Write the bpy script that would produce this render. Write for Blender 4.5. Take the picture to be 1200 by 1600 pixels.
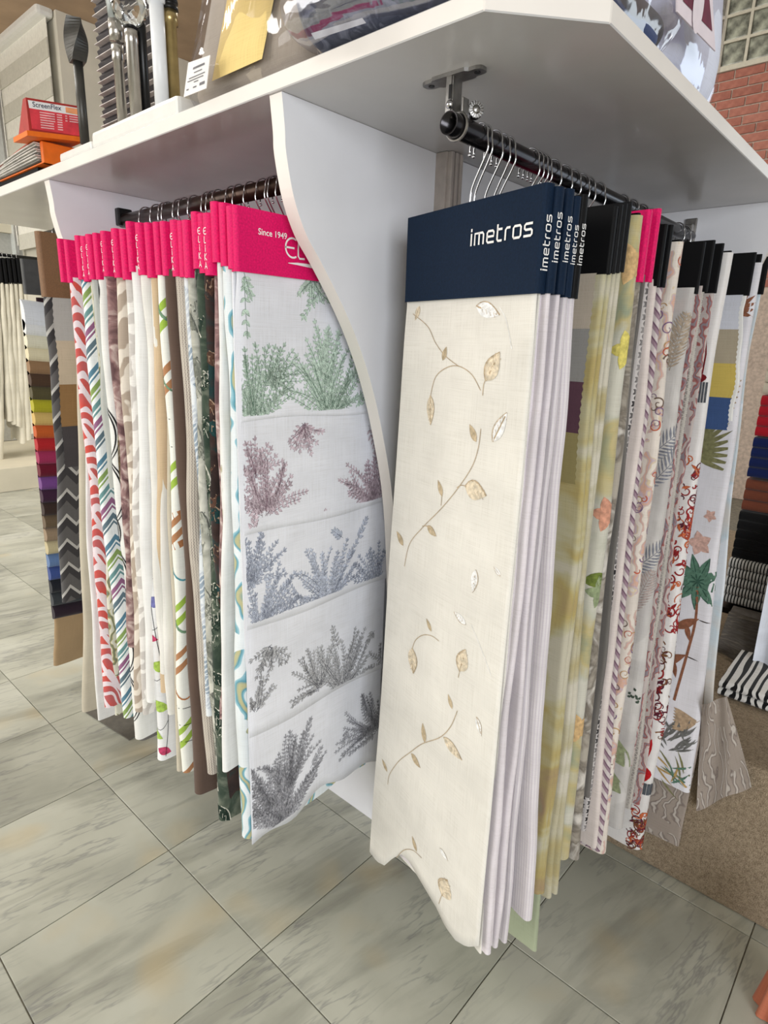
import bpy, bmesh, math, random
import numpy as np
from mathutils import Matrix, Vector

# ------------------------------------------------------------------ camera
H = 1.31                      # camera height; floor tiles come out at 0.40 m
F = 957.0                     # focal length in pixels of the 1200 x 1600 frame
PITCH, ROLL, AZ = math.radians(15.35), math.radians(1.76), math.radians(41.6)
_B = np.array([[1, 0, 0], [0, 0, -1], [0, 1, 0]], float)
_cp, _sp = math.cos(PITCH), math.sin(PITCH)
_cr, _sr = math.cos(ROLL), math.sin(ROLL)
_P = np.array([[1, 0, 0], [0, _cp, -_sp], [0, _sp, _cp]])
_R = np.array([[_cr, -_sr, 0], [_sr, _cr, 0], [0, 0, 1]])
_W = np.array([[math.sin(AZ), math.cos(AZ), 0], [-math.cos(AZ), math.sin(AZ), 0], [0, 0, 1]])
C = _R @ _P @ _B @ _W.T       # world -> camera (x right, y down, z forward)
CAM = np.array([0, 0, H])


def ray(x, y):
    return C.T @ np.array([(x - 600) / F, (y - 800) / F, 1.0])


def onx(x, y, X):
    d = ray(x, y); return CAM + d * (X / d[0])


def ony(x, y, Y):
    d = ray(x, y); return CAM + d * (Y / d[1])


def onz(x, y, Z):
    d = ray(x, y); return CAM + d * ((Z - H) / d[2])


def onplane(x, y, p0, n):
    d = ray(x, y); return CAM + d * (np.dot(np.array(p0) - CAM, n) / np.dot(d, n))


scene = bpy.context.scene
for o in list(bpy.data.objects):
    bpy.data.objects.remove(o)
COL = scene.collection
cam_d = bpy.data.cameras.new('camera')
cam = bpy.data.objects.new('camera', cam_d); COL.objects.link(cam)
cam_d.sensor_fit = 'HORIZONTAL'; cam_d.sensor_width = 36.0; cam_d.lens = F / 1200 * 36.0
cam_d.clip_start = 0.02
mw = Matrix.Identity(4)
for i in range(3):
    mw[i][0] = C[0][i]; mw[i][1] = -C[1][i]; mw[i][2] = -C[2][i]; mw[i][3] = CAM[i]
cam.matrix_world = mw
scene.camera = cam

# ------------------------------------------------------------------ light
scene.view_settings.view_transform = 'Standard'
scene.view_settings.look = 'None'
scene.view_settings.gamma = 1.0
scene.view_settings.use_curve_mapping = False
scene.view_settings.exposure = 0.0
world = bpy.data.worlds.new('world'); scene.world = world
world.use_nodes = True
world.node_tree.nodes['Background'].inputs[0].default_value = (0.86, 0.93, 1.0, 1)
world.node_tree.nodes['Background'].inputs[1].default_value = 0.2


def area(name, loc, aim, sx, sy, power, col):
    d = bpy.data.lights.new(name, 'AREA'); d.shape = 'RECTANGLE'
    d.size = sx; d.size_y = sy; d.energy = power; d.color = col
    o = bpy.data.objects.new(name, d); COL.objects.link(o)
    o.location = loc
    o.rotation_euler = (Vector(aim) - Vector(loc)).to_track_quat('-Z', 'Y').to_euler()
    return o


# daylight entering through the shop's glazed openings, and unseen ceiling fill lamps added for brightness
area('daylight_shopfront', (-3.3, 4.1, 1.9), (3, 2.8, 1.2), 4.8, 3.0, 176, (1.0, 0.965, 0.91))
area('daylight_street_window', (-2.3, -3.3, 1.45), (0.9, 1.2, 1.4), 2.3, 2.1, 168, (0.93, 0.96, 1.0))
area('daylight_glazed_door', (6.2, -1.6, 1.6), (1.0, 0.1, 1.2), 2.6, 2.6, 55, (0.78, 0.89, 1.0))
for i, (x, y, p) in enumerate([(-1.4, 3.4, 34), (3.6, 3.6, 75), (-0.4, 5.6, 85)]):
    area('added_ceiling_fill', (x, y, 4.55), (x, y, 0), 1.2, 1.2, p, (1.0, 0.97, 0.92))

# ------------------------------------------------------------------ helpers
ORG = {}
rng = random.Random(7)


def lin(c):
    return tuple(((v / 255) / 12.92 if v / 255 <= 0.04045 else ((v / 255 + 0.055) / 1.055) ** 2.4) for v in c)


def rgba(c):
    return lin(c) + (1.0,)


def tag(o, label=None, cat=None, group=None, kind=None):
    if label: o['label'] = label
    if cat: o['category'] = cat
    if group: o['group'] = group
    if kind: o['kind'] = kind
    return o


def thing(name, loc, label, cat, group=None):
    o = bpy.data.objects.new(name, None); COL.objects.link(o)
    o.location = tuple(float(v) for v in loc); o.empty_display_size = 0.05
    ORG[o] = np.array(loc, float)
    return tag(o, label, cat, group)


def obj(name, V, Fc, mat, parent=None, uv=None, smooth=False, midx=None, org=None):
    V = np.asarray(V, float)
    if parent is not None:
        og = ORG[parent]
    elif org is not None:
        og = np.array(org, float)
    else:
        mn, mx = V.min(0), V.max(0); og = np.array([(mn[0] + mx[0]) / 2, (mn[1] + mx[1]) / 2, mn[2]])
    me = bpy.data.meshes.new(name)
    me.from_pydata([tuple(v) for v in (V - og)], [], [tuple(f) for f in Fc])
    for m in (mat if isinstance(mat, (list, tuple)) else [mat]):
        me.materials.append(m)
    if smooth:
        me.polygons.foreach_set('use_smooth', [True] * len(me.polygons))
    if midx is not None:
        me.polygons.foreach_set('material_index', midx)
    if uv is not None:
        l = me.uv_layers.new(name='UVMap')
        vi = np.zeros(len(me.loops), int); me.loops.foreach_get('vertex_index', vi)
        l.data.foreach_set('uv', np.asarray(uv, float)[vi].ravel())
    me.update()
    o = bpy.data.objects.new(name, me); COL.objects.link(o)
    if parent is not None:
        o.parent = parent
    else:
        o.location = tuple(og)
    ORG[o] = og
    return o


class MB:
    """collects shapes into one mesh"""
    def __init__(self):
        self.V = []; self.F = []; self.I = []

    def add(self, V, Fc, mi=0):
        k = len(self.V); self.V.extend([tuple(v) for v in V]); self.F.extend([tuple(i + k for i in f) for f in Fc])
        self.I.extend([mi] * len(Fc)); return self

    def box(self, a, b, bev=0.0, mi=0, frame=None):
        bm = bmesh.new(); bmesh.ops.create_cube(bm, size=1)
        a = np.array(a, float); b = np.array(b, float)
        for v in bm.verts:
            v.co = Vector(((a + b) / 2 + np.array(v.co) * (b - a)))
        if bev > 0:
            bmesh.ops.bevel(bm, geom=bm.edges[:], offset=bev, segments=2, affect='EDGES', profile=0.6)
        bm.verts.index_update()
        V = np.array([tuple(v.co) for v in bm.verts]); Fc = [[v.index for v in f.verts] for f in bm.faces]
        bm.free()
        if frame is not None:
            o, x, y, z = [np.array(q, float) for q in frame]
            V = o + V[:, :1] * x + V[:, 1:2] * y + V[:, 2:3] * z
        return self.add(V, Fc, mi)

    def tube(self, path, r, seg=10, cap=True, mi=0, closed=False):
        P = np.array(path, float); n = len(P)
        r = np.full(n, r) if np.isscalar(r) else np.array(r)
        T = np.gradient(P, axis=0); T /= np.linalg.norm(T, axis=1)[:, None] + 1e-12
        up = np.array([0, 0, 1.0]) if abs(T[0][2]) < 0.9 else np.array([1.0, 0, 0])
        N = np.cross(T[0], up); N /= np.linalg.norm(N); V = []
        for i in range(n):
            N = N - T[i] * np.dot(N, T[i]); N /= np.linalg.norm(N); Bn = np.cross(T[i], N)
            for j in range(seg):
                a = 2 * math.pi * j / seg; V.append(P[i] + r[i] * (math.cos(a) * N + math.sin(a) * Bn))
        Fc = [[i * seg + j, i * seg + (j + 1) % seg, (i + 1) * seg + (j + 1) % seg, (i + 1) * seg + j] for i in range(n - 1) for j in range(seg)]
        if cap: Fc += [list(range(seg))[::-1], [(n - 1) * seg + j for j in range(seg)]]
        return self.add(V, Fc, mi)

    def lathe(self, c, axis, prof, seg=20, mi=0):
        axis = np.array(axis, float); axis /= np.linalg.norm(axis)
        up = np.array([0, 0, 1.0]) if abs(axis[2]) < 0.9 else np.array([1.0, 0, 0])
        N = np.cross(axis, up); N /= np.linalg.norm(N); Bn = np.cross(axis, N); V = []
        for (r, h) in prof:
            for j in range(seg):
                a = 2 * math.pi * j / seg; V.append(np.array(c) + axis * h + r * (math.cos(a) * N + math.sin(a) * Bn))
        Fc = [[i * seg + j, i * seg + (j + 1) % seg, (i + 1) * seg + (j + 1) % seg, (i + 1) * seg + j] for i in range(len(prof) - 1) for j in range(seg)]
        Fc += [list(range(seg))[::-1], [(len(prof) - 1) * seg + j for j in range(seg)]]
        return self.add(V, Fc, mi)

    def prism(self, poly, d, mi=0):
        P = np.array(poly, float); n = len(P); V = list(P) + list(P + np.array(d, float))
        Fc = [list(range(n))[::-1], list(range(n, 2 * n))] + [[i, (i + 1) % n, n + (i + 1) % n, n + i] for i in range(n)]
        return self.add(V, Fc, mi)

    def build(self, name, mat, parent=None, smooth=False, org=None):
        return obj(name, self.V, self.F, mat, parent, smooth=smooth, midx=self.I if isinstance(mat, (list, tuple)) else None, org=org)


def box_obj(name, a, b, mat, parent=None, bev=0.0):
    return MB().box(a, b, bev).build(name, mat, parent)


# ------------------------------------------------------------------ materials
class NT:
    def __init__(self, name):
        self.m = bpy.data.materials.new(name); self.m.use_nodes = True
        self.t = self.m.node_tree; self.b = self.t.nodes['Principled BSDF']

    def n(self, ty, ins=None, **kw):
        nd = self.t.nodes.new(ty)
        for k, v in kw.items(): setattr(nd, k, v)
        for k, v in (ins or {}).items(): self.put(nd, k, v)
        return nd

    def put(self, nd, k, v):
        s = nd.inputs[k]
        if hasattr(v, 'is_output') or isinstance(v, bpy.types.NodeSocket): self.t.links.new(v, s)
        else: s.default_value = v

    def math(self, op, a, b=0.0, c=0.0):
        nd = self.n('ShaderNodeMath', operation=op)
        for i, v in enumerate((a, b, c)): self.put(nd, i, v)
        return nd.outputs[0]

    def ramp(self, fac, stops, interp='LINEAR'):
        nd = self.n('ShaderNodeValToRGB'); cr = nd.color_ramp; cr.interpolation = interp
        while len(cr.elements) < len(stops): cr.elements.new(0.5)
        while len(cr.elements) > len(stops): cr.elements.remove(cr.elements[-1])
        for e, (p, c) in zip(cr.elements, stops): e.position = p; e.color = rgba(c)
        self.put(nd, 0, fac); return nd.outputs[0]

    def mix(self, f, a, b, mode='MIX'):
        nd = self.n('ShaderNodeMixRGB', blend_type=mode)
        for k, v in ((0, f), (1, a), (2, b)): self.put(nd, k, v)
        return nd.outputs[0]

    def bump(self, h, strength, dist=0.001):
        nd = self.n('ShaderNodeBump', {'Strength': strength, 'Distance': dist, 'Height': h})
        self.put(self.b, 'Normal', nd.outputs[0])


MATS = {}


def mat(name, col, rough=0.5, metal=0.0, var=0.06, nscale=40.0, bump=0.0, coat=0.0, spec=0.5, trans=0.0, emit=None):
    if name in MATS: return MATS[name]
    q = NT(name)
    tc = q.n('ShaderNodeTexCoord').outputs['Object']
    nz = q.n('ShaderNodeTexNoise', {'Vector': tc, 'Scale': nscale, 'Detail': 4.0}).outputs[0]
    dark = tuple(v * (1 - var * 2) for v in col); light = tuple(min(255, v * (1 + var)) for v in col)
    q.put(q.b, 'Base Color', q.ramp(nz, [(0.3, dark), (0.7, light)]))
    q.b.inputs['Roughness'].default_value = rough; q.b.inputs['Metallic'].default_value = metal
    q.b.inputs['Specular IOR Level'].default_value = spec
    q.b.inputs['Coat Weight'].default_value = coat
    q.b.inputs['Transmission Weight'].default_value = trans
    if bump: q.bump(nz, bump, 0.002)
    if emit:
        q.b.inputs['Emission Color'].default_value = rgba(col); q.b.inputs['Emission Strength'].default_value = emit
    MATS[name] = q.m
    return q.m


def plastic(name='clear_plastic_film', tint=(245, 246, 250), amt=0.3):
    if name in MATS: return MATS[name]
    q = NT(name)
    tc = q.n('ShaderNodeTexCoord').outputs['Object']
    nz = q.n('ShaderNodeTexNoise', {'Vector': tc, 'Scale': 11.0, 'Detail': 2.0, 'Distortion': 1.2}).outputs[0]
    bp = q.n('ShaderNodeBump', {'Strength': 0.55, 'Distance': 0.008, 'Height': nz}).outputs[0]
    fr = q.n('ShaderNodeLayerWeight', {'Blend': 0.35, 'Normal': bp}).outputs['Fresnel']
    gl = q.n('ShaderNodeBsdfGlossy', {'Color': rgba(tint), 'Roughness': 0.08, 'Normal': bp}).outputs[0]
    tr = q.n('ShaderNodeBsdfTransparent', {'Color': rgba((247, 247, 250))}).outputs[0]
    fac = q.math('MULTIPLY_ADD', fr, 0.20, amt * 0.10)
    mx = q.n('ShaderNodeMixShader', {0: fac, 1: tr, 2: gl}).outputs[0]
    q.t.links.new(mx, q.t.nodes['Material Output'].inputs[0])
    MATS[name] = q.m
    return q.m


def fabric(name, base, kind='plain', cols=(), scale=1.0, rough=0.9, sheen=0.15, seed=0.0):
    """woven cloth: UV is in metres (u round the fold, v down the drop)"""
    if name in MATS: return MATS[name]
    q = NT(name)
    uv = q.n('ShaderNodeUVMap').outputs[0]
    mp = q.n('ShaderNodeMapping', {'Vector': uv, 'Location': (seed * 1.7, seed * 0.9, 0)}).outputs[0]
    sp = q.n('ShaderNodeSeparateXYZ', {0: mp}); u, v = sp.outputs[0], sp.outputs[1]
    nz = q.n('ShaderNodeTexNoise', {'Vector': mp, 'Scale': 9.0, 'Detail': 5.0}).outputs[0]
    nf = q.n('ShaderNodeTexNoise', {'Vector': mp, 'Scale': 260.0, 'Detail': 2.0}).outputs[0]
    b2 = tuple(c * 0.93 for c in base)
    col = q.ramp(nz, [(0.3, b2), (0.7, base)])
    st = q.n('ShaderNodeMapping', {'Vector': mp, 'Scale': (14, 900, 1)}).outputs[0]
    st2 = q.n('ShaderNodeMapping', {'Vector': mp, 'Scale': (900, 14, 1)}).outputs[0]
    s1 = q.n('ShaderNodeTexNoise', {'Vector': st, 'Scale': 1.0, 'Detail': 1.0}).outputs[0]
    s2 = q.n('ShaderNodeTexNoise', {'Vector': st2, 'Scale': 1.0, 'Detail': 1.0}).outputs[0]
    slub = q.math('ADD', s1, s2)
    if kind == 'arcs':        # long curved brush strokes
        w = q.math('ADD', q.math('MULTIPLY', v, 26.0 * scale), q.math('MULTIPLY', q.math('SINE', q.math('MULTIPLY', u, 60.0)), 0.9))
        w = q.math('ADD', w, q.math('MULTIPLY', q.math('ABSOLUTE', u), -38.0))
        n2 = q.n('ShaderNodeTexNoise', {'Vector': mp, 'Scale': 14.0, 'Detail': 1.0}).outputs[0]
        w = q.math('FRACT', q.math('ADD', w, q.math('MULTIPLY', n2, 1.6)))
        big = q.math('FRACT', q.math('ADD', q.math('MULTIPLY', v, 9.0), q.math('MULTIPLY', u, -16.0)))
        f = q.math('MULTIPLY', q.math('LESS_THAN', w, 0.62), q.math('GREATER_THAN', big, 0.22))
        c2 = q.ramp(n2, [(0.4, cols[0]), (0.62, cols[1])])
        col = q.mix(f, col, c2)
    elif kind == 'chevron':
        z = q.math('PINGPONG', q.math('ADD', u, 0.004), 0.035)
        w = q.math('FRACT', q.math('MULTIPLY', q.math('ADD', v, q.math('MULTIPLY', z, 1.1)), 4.6 * scale))
        base_ = tuple(base); stops = [(0.0, base_)]; p = 0.05
        for c in cols:
            stops += [(p, c), (p + 0.07, base_), (p + 0.095, c), (p + 0.125, base_)]; p += 0.92 / len(cols)
        col = q.ramp(w, stops[:30], 'CONSTANT')
    elif kind == 'loops':     # thin ink contour lines
        d = q.n('ShaderNodeTexNoise', {'Vector': mp, 'Scale': 6.5 * scale, 'Detail': 0.6, 'Distortion': 0.4}).outputs[0]
        w = q.math('FRACT', q.math('MULTIPLY', d, 5.0))
        f = q.math('MULTIPLY', q.math('GREATER_THAN', w, 0.44), q.math('LESS_THAN', w, 0.53))
        col = q.mix(f, col, rgba(cols[0]))
    elif kind == 'mottle':
        d = q.n('ShaderNodeTexNoise', {'Vector': mp, 'Scale': 26.0 * scale, 'Detail': 4.0, 'Distortion': 1.2}).outputs[0]
        col = q.ramp(d, [(0.36, base)] + [(0.36 + 0.3 * (i + 1) / len(cols), c) for i, c in enumerate(cols)])
    elif kind == 'wavy':      # jacquard ripples
        d = q.n('ShaderNodeTexWave', {'Vector': mp, 'Scale': 9.0 * scale, 'Distortion': 9.0, 'Detail': 2.0, 'Detail Scale': 1.6}, bands_direction='DIAGONAL').outputs[1]
        col = q.ramp(d, [(0.35, cols[0]), (0.6, base)])
    elif kind == 'knit':
        w = q.math('SINE', q.math('MULTIPLY', v, 900.0 * scale))
        w2 = q.math('SINE', q.math('ADD', q.math('MULTIPLY', u, 1100.0 * scale), q.math('MULTIPLY', w, 1.4)))
        d = q.n('ShaderNodeTexWave', {'Vector': mp, 'Scale': 7.0, 'Distortion': 12.0, 'Detail': 2.0}).outputs[1]
        f = q.math('MULTIPLY', q.math('GREATER_THAN', q.math('MULTIPLY', w, w2), 0.12), q.math('ADD', 0.5, q.math('MULTIPLY', d, 0.5)))
        col = q.mix(f, col, rgba(cols[0]))
    elif kind == 'damask':    # scrolling figure
        d = q.n('ShaderNodeTexWave', {'Vector': mp, 'Scale': 13.0 * scale, 'Distortion': 12.0, 'Detail': 2.0, 'Detail Scale': 1.4}).outputs[1]
        w = q.n('ShaderNodeTexNoise', {'Vector': mp, 'Scale': 14.0 * scale, 'Detail': 2.0}).outputs[0]
        f1 = q.math('MULTIPLY', q.math('GREATER_THAN', d, 0.45), q.math('GREATER_THAN', w, 0.42))
        col = q.mix(f1, col, q.ramp(d, [(0.55, cols[0]), (0.8, cols[1]), (0.97, cols[2])]))
    elif kind == 'leaf':      # big veined leaves
        vo = q.n('ShaderNodeTexVoronoi', {'Vector': mp, 'Scale': 24.0 * scale}, feature='DISTANCE_TO_EDGE').outputs[0]
        cell = q.n('ShaderNodeTexVoronoi', {'Vector': mp, 'Scale': 24.0 * scale}).outputs['Color']
        cs = q.n('ShaderNodeSeparateColor', {0: cell}).outputs[0]
        w = q.n('ShaderNodeTexWave', {'Vector': mp, 'Scale': 46.0 * scale, 'Distortion': 5.0, 'Detail': 1.0}, bands_direction='DIAGONAL').outputs[1]
        c = q.ramp(cs, [(0.0, cols[0]), (0.35, cols[1]), (0.65, cols[2]), (0.93, base)], 'CONSTANT')
        c = q.mix(q.math('MULTIPLY', q.math('GREATER_THAN', w, 0.72), 0.8), c, rgba(cols[-1]))
        col = q.mix(q.math('LESS_THAN', vo, 0.022), c, rgba(base))
    elif kind == 'water':     # watercolour blooms
        d = q.n('ShaderNodeTexNoise', {'Vector': mp, 'Scale': 8.0 * scale, 'Detail': 3.0, 'Distortion': 0.6}).outputs[0]
        stops = [(0.0, base), (0.42, base)]
        for i, c in enumerate(cols): stops.append((0.47 + 0.3 * i / max(1, len(cols) - 1), c))
        col = q.mix(0.85, col, q.ramp(d, stops))
    elif kind == 'stripes':   # broad diagonal bands, sparse
        w = q.math('FRACT', q.math('MULTIPLY', q.math('ADD', v, q.math('MULTIPLY', u, 0.9)), 3.1 * scale))
        stops = [(0.0, base)]; p = 0.2
        for c in cols: stops += [(p, c), (p + 0.055, base), (p + 0.11, c), (p + 0.17, base)]; p += 0.38
        col = q.ramp(w, stops, 'CONSTANT')
    elif kind == 'bars':      # fine vertical stripe
        w = q.math('FRACT', q.math('MULTIPLY', u, 110.0 * scale))
        col = q.mix(q.math('LESS_THAN', w, 0.4), col, rgba(cols[0]))
    elif kind == 'zebra':
        d = q.n('ShaderNodeTexWave', {'Vector': mp, 'Scale': 16.0 * scale, 'Distortion': 4.0, 'Detail': 1.0, 'Detail Scale': 2.0}).outputs[1]
        col = q.mix(q.math('GREATER_THAN', d, 0.5), col, rgba(cols[0]))
    elif kind == 'zigzag':
        z = q.math('PINGPONG', u, 0.03)
        w = q.math('FRACT', q.math('MULTIPLY', q.math('ADD', v, q.math('MULTIPLY', z, 1.2)), 12.0 * scale))
        col = q.ramp(w, [(0.0, base), (0.3, cols[0]), (0.45, cols[1]), (0.8, base)], 'CONSTANT')
    slc = q.ramp(slub, [(0.75, (243, 242, 240)), (1.25, (255, 255, 255))])
    col = q.mix(1.0, col, slc, 'MULTIPLY')
    q.put(q.b, 'Base Color', col)
    q.b.inputs['Roughness'].default_value = rough
    q.b.inputs['Specular IOR Level'].default_value = 0.15 if rough > 0.6 else 0.4
    q.b.inputs['Sheen Weight'].default_value = sheen
    hgt = q.math('ADD', slub, q.math('MULTIPLY', nf, 0.6))
    q.bump(hgt, 0.25, 0.0006)
    MATS[name] = q.m
    return q.m


def ink(name, col):
    return mat('ink_' + name, col, rough=0.85, var=0.08, nscale=120, spec=0.15)


M_white = mat('white_laminate', (226, 226, 230), rough=0.28, var=0.012, nscale=6, spec=0.45)
M_edge = mat('white_edge_band', (232, 226, 219), rough=0.4, var=0.012, nscale=6)
M_pink = mat('magenta_card', (222, 14, 98), rough=0.6, var=0.05, nscale=300, bump=0.06, spec=0.25)
M_navy = mat('navy_card', (16, 33, 54), rough=0.65, var=0.06, nscale=300, bump=0.06, spec=0.12)
M_black = mat('black_card', (13, 13, 15), rough=0.6, var=0.05, nscale=300, bump=0.06, spec=0.15)
M_brown = mat('brown_card', (124, 90, 60), rough=0.65, var=0.05, nscale=300, bump=0.06)
M_letter = mat('white_lettering', (240, 238, 236), rough=0.5, var=0.01)
M_chrome = mat('bright_steel_wire', (215, 215, 218), rough=0.16, metal=1.0, var=0.02)
M_steel = mat('brushed_steel', (158, 156, 154), rough=0.3, metal=1.0, var=0.06, nscale=80)
M_rod = mat('gunmetal_tube', (58, 56, 58), rough=0.24, metal=0.9, var=0.05, nscale=30)
M_bronze = mat('dark_bronze_tube', (62, 46, 38), rough=0.3, metal=0.7, var=0.1, nscale=60)
M_dark = mat('black_metal', (18, 18, 19), rough=0.35, metal=0.3, var=0.05)

# ------------------------------------------------------------------ the setting
GX, GY, TS = 0.229, 0.084, 0.40


def marble(name, tiled):
    q = NT(name)
    tc = q.n('ShaderNodeTexCoord').outputs['Object']
    rnd = q.n('ShaderNodeObjectInfo').outputs['Random']
    off = q.n('ShaderNodeCombineXYZ', {0: q.math('MULTIPLY', rnd, 37.0), 1: q.math('MULTIPLY', rnd, 91.0), 2: q.math('MULTIPLY', rnd, 13.0)}).outputs[0]
    p = q.n('ShaderNodeVectorMath', {0: tc, 1: off}, operation='ADD').outputs[0]
    ang = q.n('ShaderNodeVectorRotate', {'Vector': p, 'Angle': 0.2}).outputs[0]
    st = q.n('ShaderNodeMapping', {'Vector': ang, 'Scale': (1.6, 9.0, 1.0)}).outputs[0]
    n1 = q.n('ShaderNodeTexNoise', {'Vector': st, 'Scale': 1.1, 'Detail': 6.0, 'Roughness': 0.55, 'Distortion': 0.7}).outputs[0]
    n2 = q.n('ShaderNodeTexNoise', {'Vector': p, 'Scale': 3.2, 'Detail': 5.0, 'Distortion': 0.4}).outputs[0]
    n3 = q.n('ShaderNodeTexNoise', {'Vector': p, 'Scale': 4.6, 'Detail': 2.0}).outputs[0]
    vein = q.n('ShaderNodeTexNoise', {'Vector': q.n('ShaderNodeMapping', {'Vector': ang, 'Scale': (3.0, 17.0, 1.0)}).outputs[0], 'Scale': 1.3, 'Detail': 4.0, 'Roughness': 0.6}).outputs[0]
    col = q.ramp(n2, [(0.25, (160, 160, 148)), (0.45, (184, 184, 170)), (0.6, (196, 196, 182)), (0.78, (206, 206, 195))])
    cl = q.ramp(n1, [(0.36, (150, 149, 147)), (0.5, (255, 255, 255))])
    col = q.mix(0.36, col, cl, 'MULTIPLY')
    vn = q.math('ABSOLUTE', q.math('SUBTRACT', vein, 0.5))
    region = q.ramp(n3, [(0.42, (0, 0, 0)), (0.62, (255, 255, 255))])
    vf = q.math('MULTIPLY', q.ramp(vn, [(0.0, (255, 255, 255)), (0.035, (0, 0, 0))]), region)
    col = q.mix(q.math('MULTIPLY', vf, 0.5), col, rgba((112, 112, 116)))
    och = q.ramp(n3, [(0.22, (255, 255, 255)), (0.40, (0, 0, 0))])
    col = q.mix(q.math('MULTIPLY', och, 0.36), col, rgba((205, 178, 122)))
    br = q.math('MULTIPLY_ADD', rnd, 0.14, 0.88)
    col = q.mix(1.0, col, q.n('ShaderNodeCombineColor', {0: br, 1: br, 2: br}).outputs[0], 'MULTIPLY')
    q.put(q.b, 'Base Color', col)
    q.b.inputs['Roughness'].default_value = 0.36
    q.b.inputs['Specular IOR Level'].default_value = 0.35
    q.bump(n2, 0.04, 0.002)
    return q.m


M_marble = marble('grey_cream_marble', True)
M_grout = mat('grout', (128, 122, 108), rough=0.9, var=0.1)
floor = tag(box_obj('floor', (-3.6, -3.6, -0.05), (6.6, 9.4, -0.004), M_grout), kind='structure')
tb = MB().box((-TS / 2 + .0012, -TS / 2 + .0012, -0.02), (TS / 2 - .0012, TS / 2 - .0012, 0.0), 0.0012)
tile_me = None
for i in range(-4, 7):
    for j in range(-4, 19):
        x, y = GX + (i + .5) * TS, GY + (j + .5) * TS
        if tile_me is None:
            o = tb.build('tile', M_marble, None, org=(0, 0, 0)); tile_me = o.data
        else:
            o = bpy.data.objects.new('tile', tile_me); COL.objects.link(o)
        o.parent = floor
        o.location = tuple(np.array([x, y, rng.uniform(-.0006, .0)]) - ORG[floor])
        o.rotation_euler[2] = math.pi * rng.choice([0, 0, 0, 1, 1])

M_plaster = mat('white_plaster', (222, 217, 206), rough=0.9, var=0.02, nscale=5)
M_tan = mat('tan_ceiling', (172, 146, 120), rough=0.9, var=0.03, nscale=5)
# outer shell with glazed openings left free (near side and right side)
mb = MB()
mb.box((-3.6, -3.6, 0), (-3.5, 9.4, 0.35)).box((-3.6, -3.6, 3.5), (-3.5, 9.4, 4.7)).box((-3.6, 6.5, 0.35), (-3.5, 9.4, 3.5)).box((-3.6, -3.6, 0.35), (-3.5, 1.7, 3.5))
tag(mb.build('wall_near', M_plaster), kind='structure')
mb = MB()
mb.box((-3.5, -3.6, 0), (6.6, -3.5, 0.35)).box((-3.5, -3.6, 3.4), (6.6, -3.5, 4.7)).box((-3.5, -3.6, 0.35), (-3.45, -3.5, 3.4)).box((-1.1, -3.6, 0.35), (6.6, -3.5, 3.4))
tag(mb.build('wall_front', M_plaster), kind='structure')
tag(box_obj('wall_back', (-3.5, 9.3, 0), (6.6, 9.4, 4.7), M_plaster), kind='structure')
tag(box_obj('ceiling', (-3.6, -3.6, 4.7), (6.6, 9.4, 4.8), mat('white_ceiling', (225, 222, 216), rough=0.9, var=0.01)), kind='structure')

# brick wall on the far right, glass blocks above it
BX = 6.42
M_mortar = mat('mortar', (196, 178, 164), rough=0.95, var=0.06)
mb = MB()
mb.box((BX, -0.2, 0), (BX + .12, 9.3, 3.66)).box((BX, -3.5, 3.0), (BX + .12, -0.2, 3.66)).box((BX, -3.5, 4.25), (BX + .12, 9.3, 4.7)).box((BX, 3.2, 3.66), (BX + .12, 9.3, 4.25)).box((BX, -3.5, 3.66), (BX + .12, .6, 4.25))
wall_r = tag(mb.build('wall_right', M_mortar), kind='structure')
q = NT('red_brick')
rn = q.n('ShaderNodeObjectInfo').outputs['Random']
nz = q.n('ShaderNodeTexNoise', {'Vector': q.n('ShaderNodeTexCoord').outputs['Object'], 'Scale': 25.0, 'Detail': 4.0}).outputs[0]
cc = q.mix(0.45, q.ramp(rn, [(0.0, (158, 98, 84)), (0.5, (180, 114, 98)), (1.0, (192, 130, 114))]), q.ramp(nz, [(0.3, (150, 92, 80)), (0.7, (196, 134, 116))]))
q.put(q.b, 'Base Color', cc); q.b.inputs['Roughness'].default_value = 0.9; q.bump(nz, 0.3, 0.004)
M_brick = q.m
brick_me = None
for r in range(24):
    z = 1.88 + r * 0.0735
    for k in range(8):
        y = 0.70 + k * 0.232 + (0.116 if r % 2 else 0)
        if brick_me is None:
            o = MB().box((-.012, -.110, -.031), (.03, .110, .031), .003).build('brick', M_brick, None, org=(0, 0, 0)); brick_me = o.data
        else:
            o = bpy.data.objects.new('brick', brick_me); COL.objects.link(o)
        o.parent = wall_r
        o.location = tuple(np.array([BX + rng.uniform(-.002, .002), y, z + 0.036]) - ORG[wall_r])
M_frame = mat('cream_frame', (214, 208, 190), rough=0.6, var=0.02)
win = MB().box((BX - .03, .6, 3.64), (BX + .02, 3.2, 3.68), .004)
for k in range(14): win.box((BX - .004, .6 + k * .2 - .011, 3.68), (BX + .05, .6 + k * .2 + .011, 4.25))
for k in range(4): win.box((BX - .002, .6, 3.68 + k * .19 - .011), (BX + .05, 3.2, 3.68 + k * .19 + .011))
w1 = tag(win.build('window_1', M_frame), kind='structure')
M_gblock = mat('grey_glass_block', (150, 152, 138), rough=0.18, var=0.25, nscale=14, bump=0.3)
gme = None
for k in range(13):
    for r in range(3):
        if gme is None:
            o = MB().box((-.02, -.088, -.083), (.03, .088, .083), .012).build('glass_block', M_gblock, None, org=(0, 0, 0)); gme = o.data
        else:
            o = bpy.data.objects.new('glass_block', gme); COL.objects.link(o)
        o.parent = w1; o.location = tuple(np.array([BX + .03, .7 + k * .2, 3.775 + r * .19]) - ORG[w1])

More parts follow.
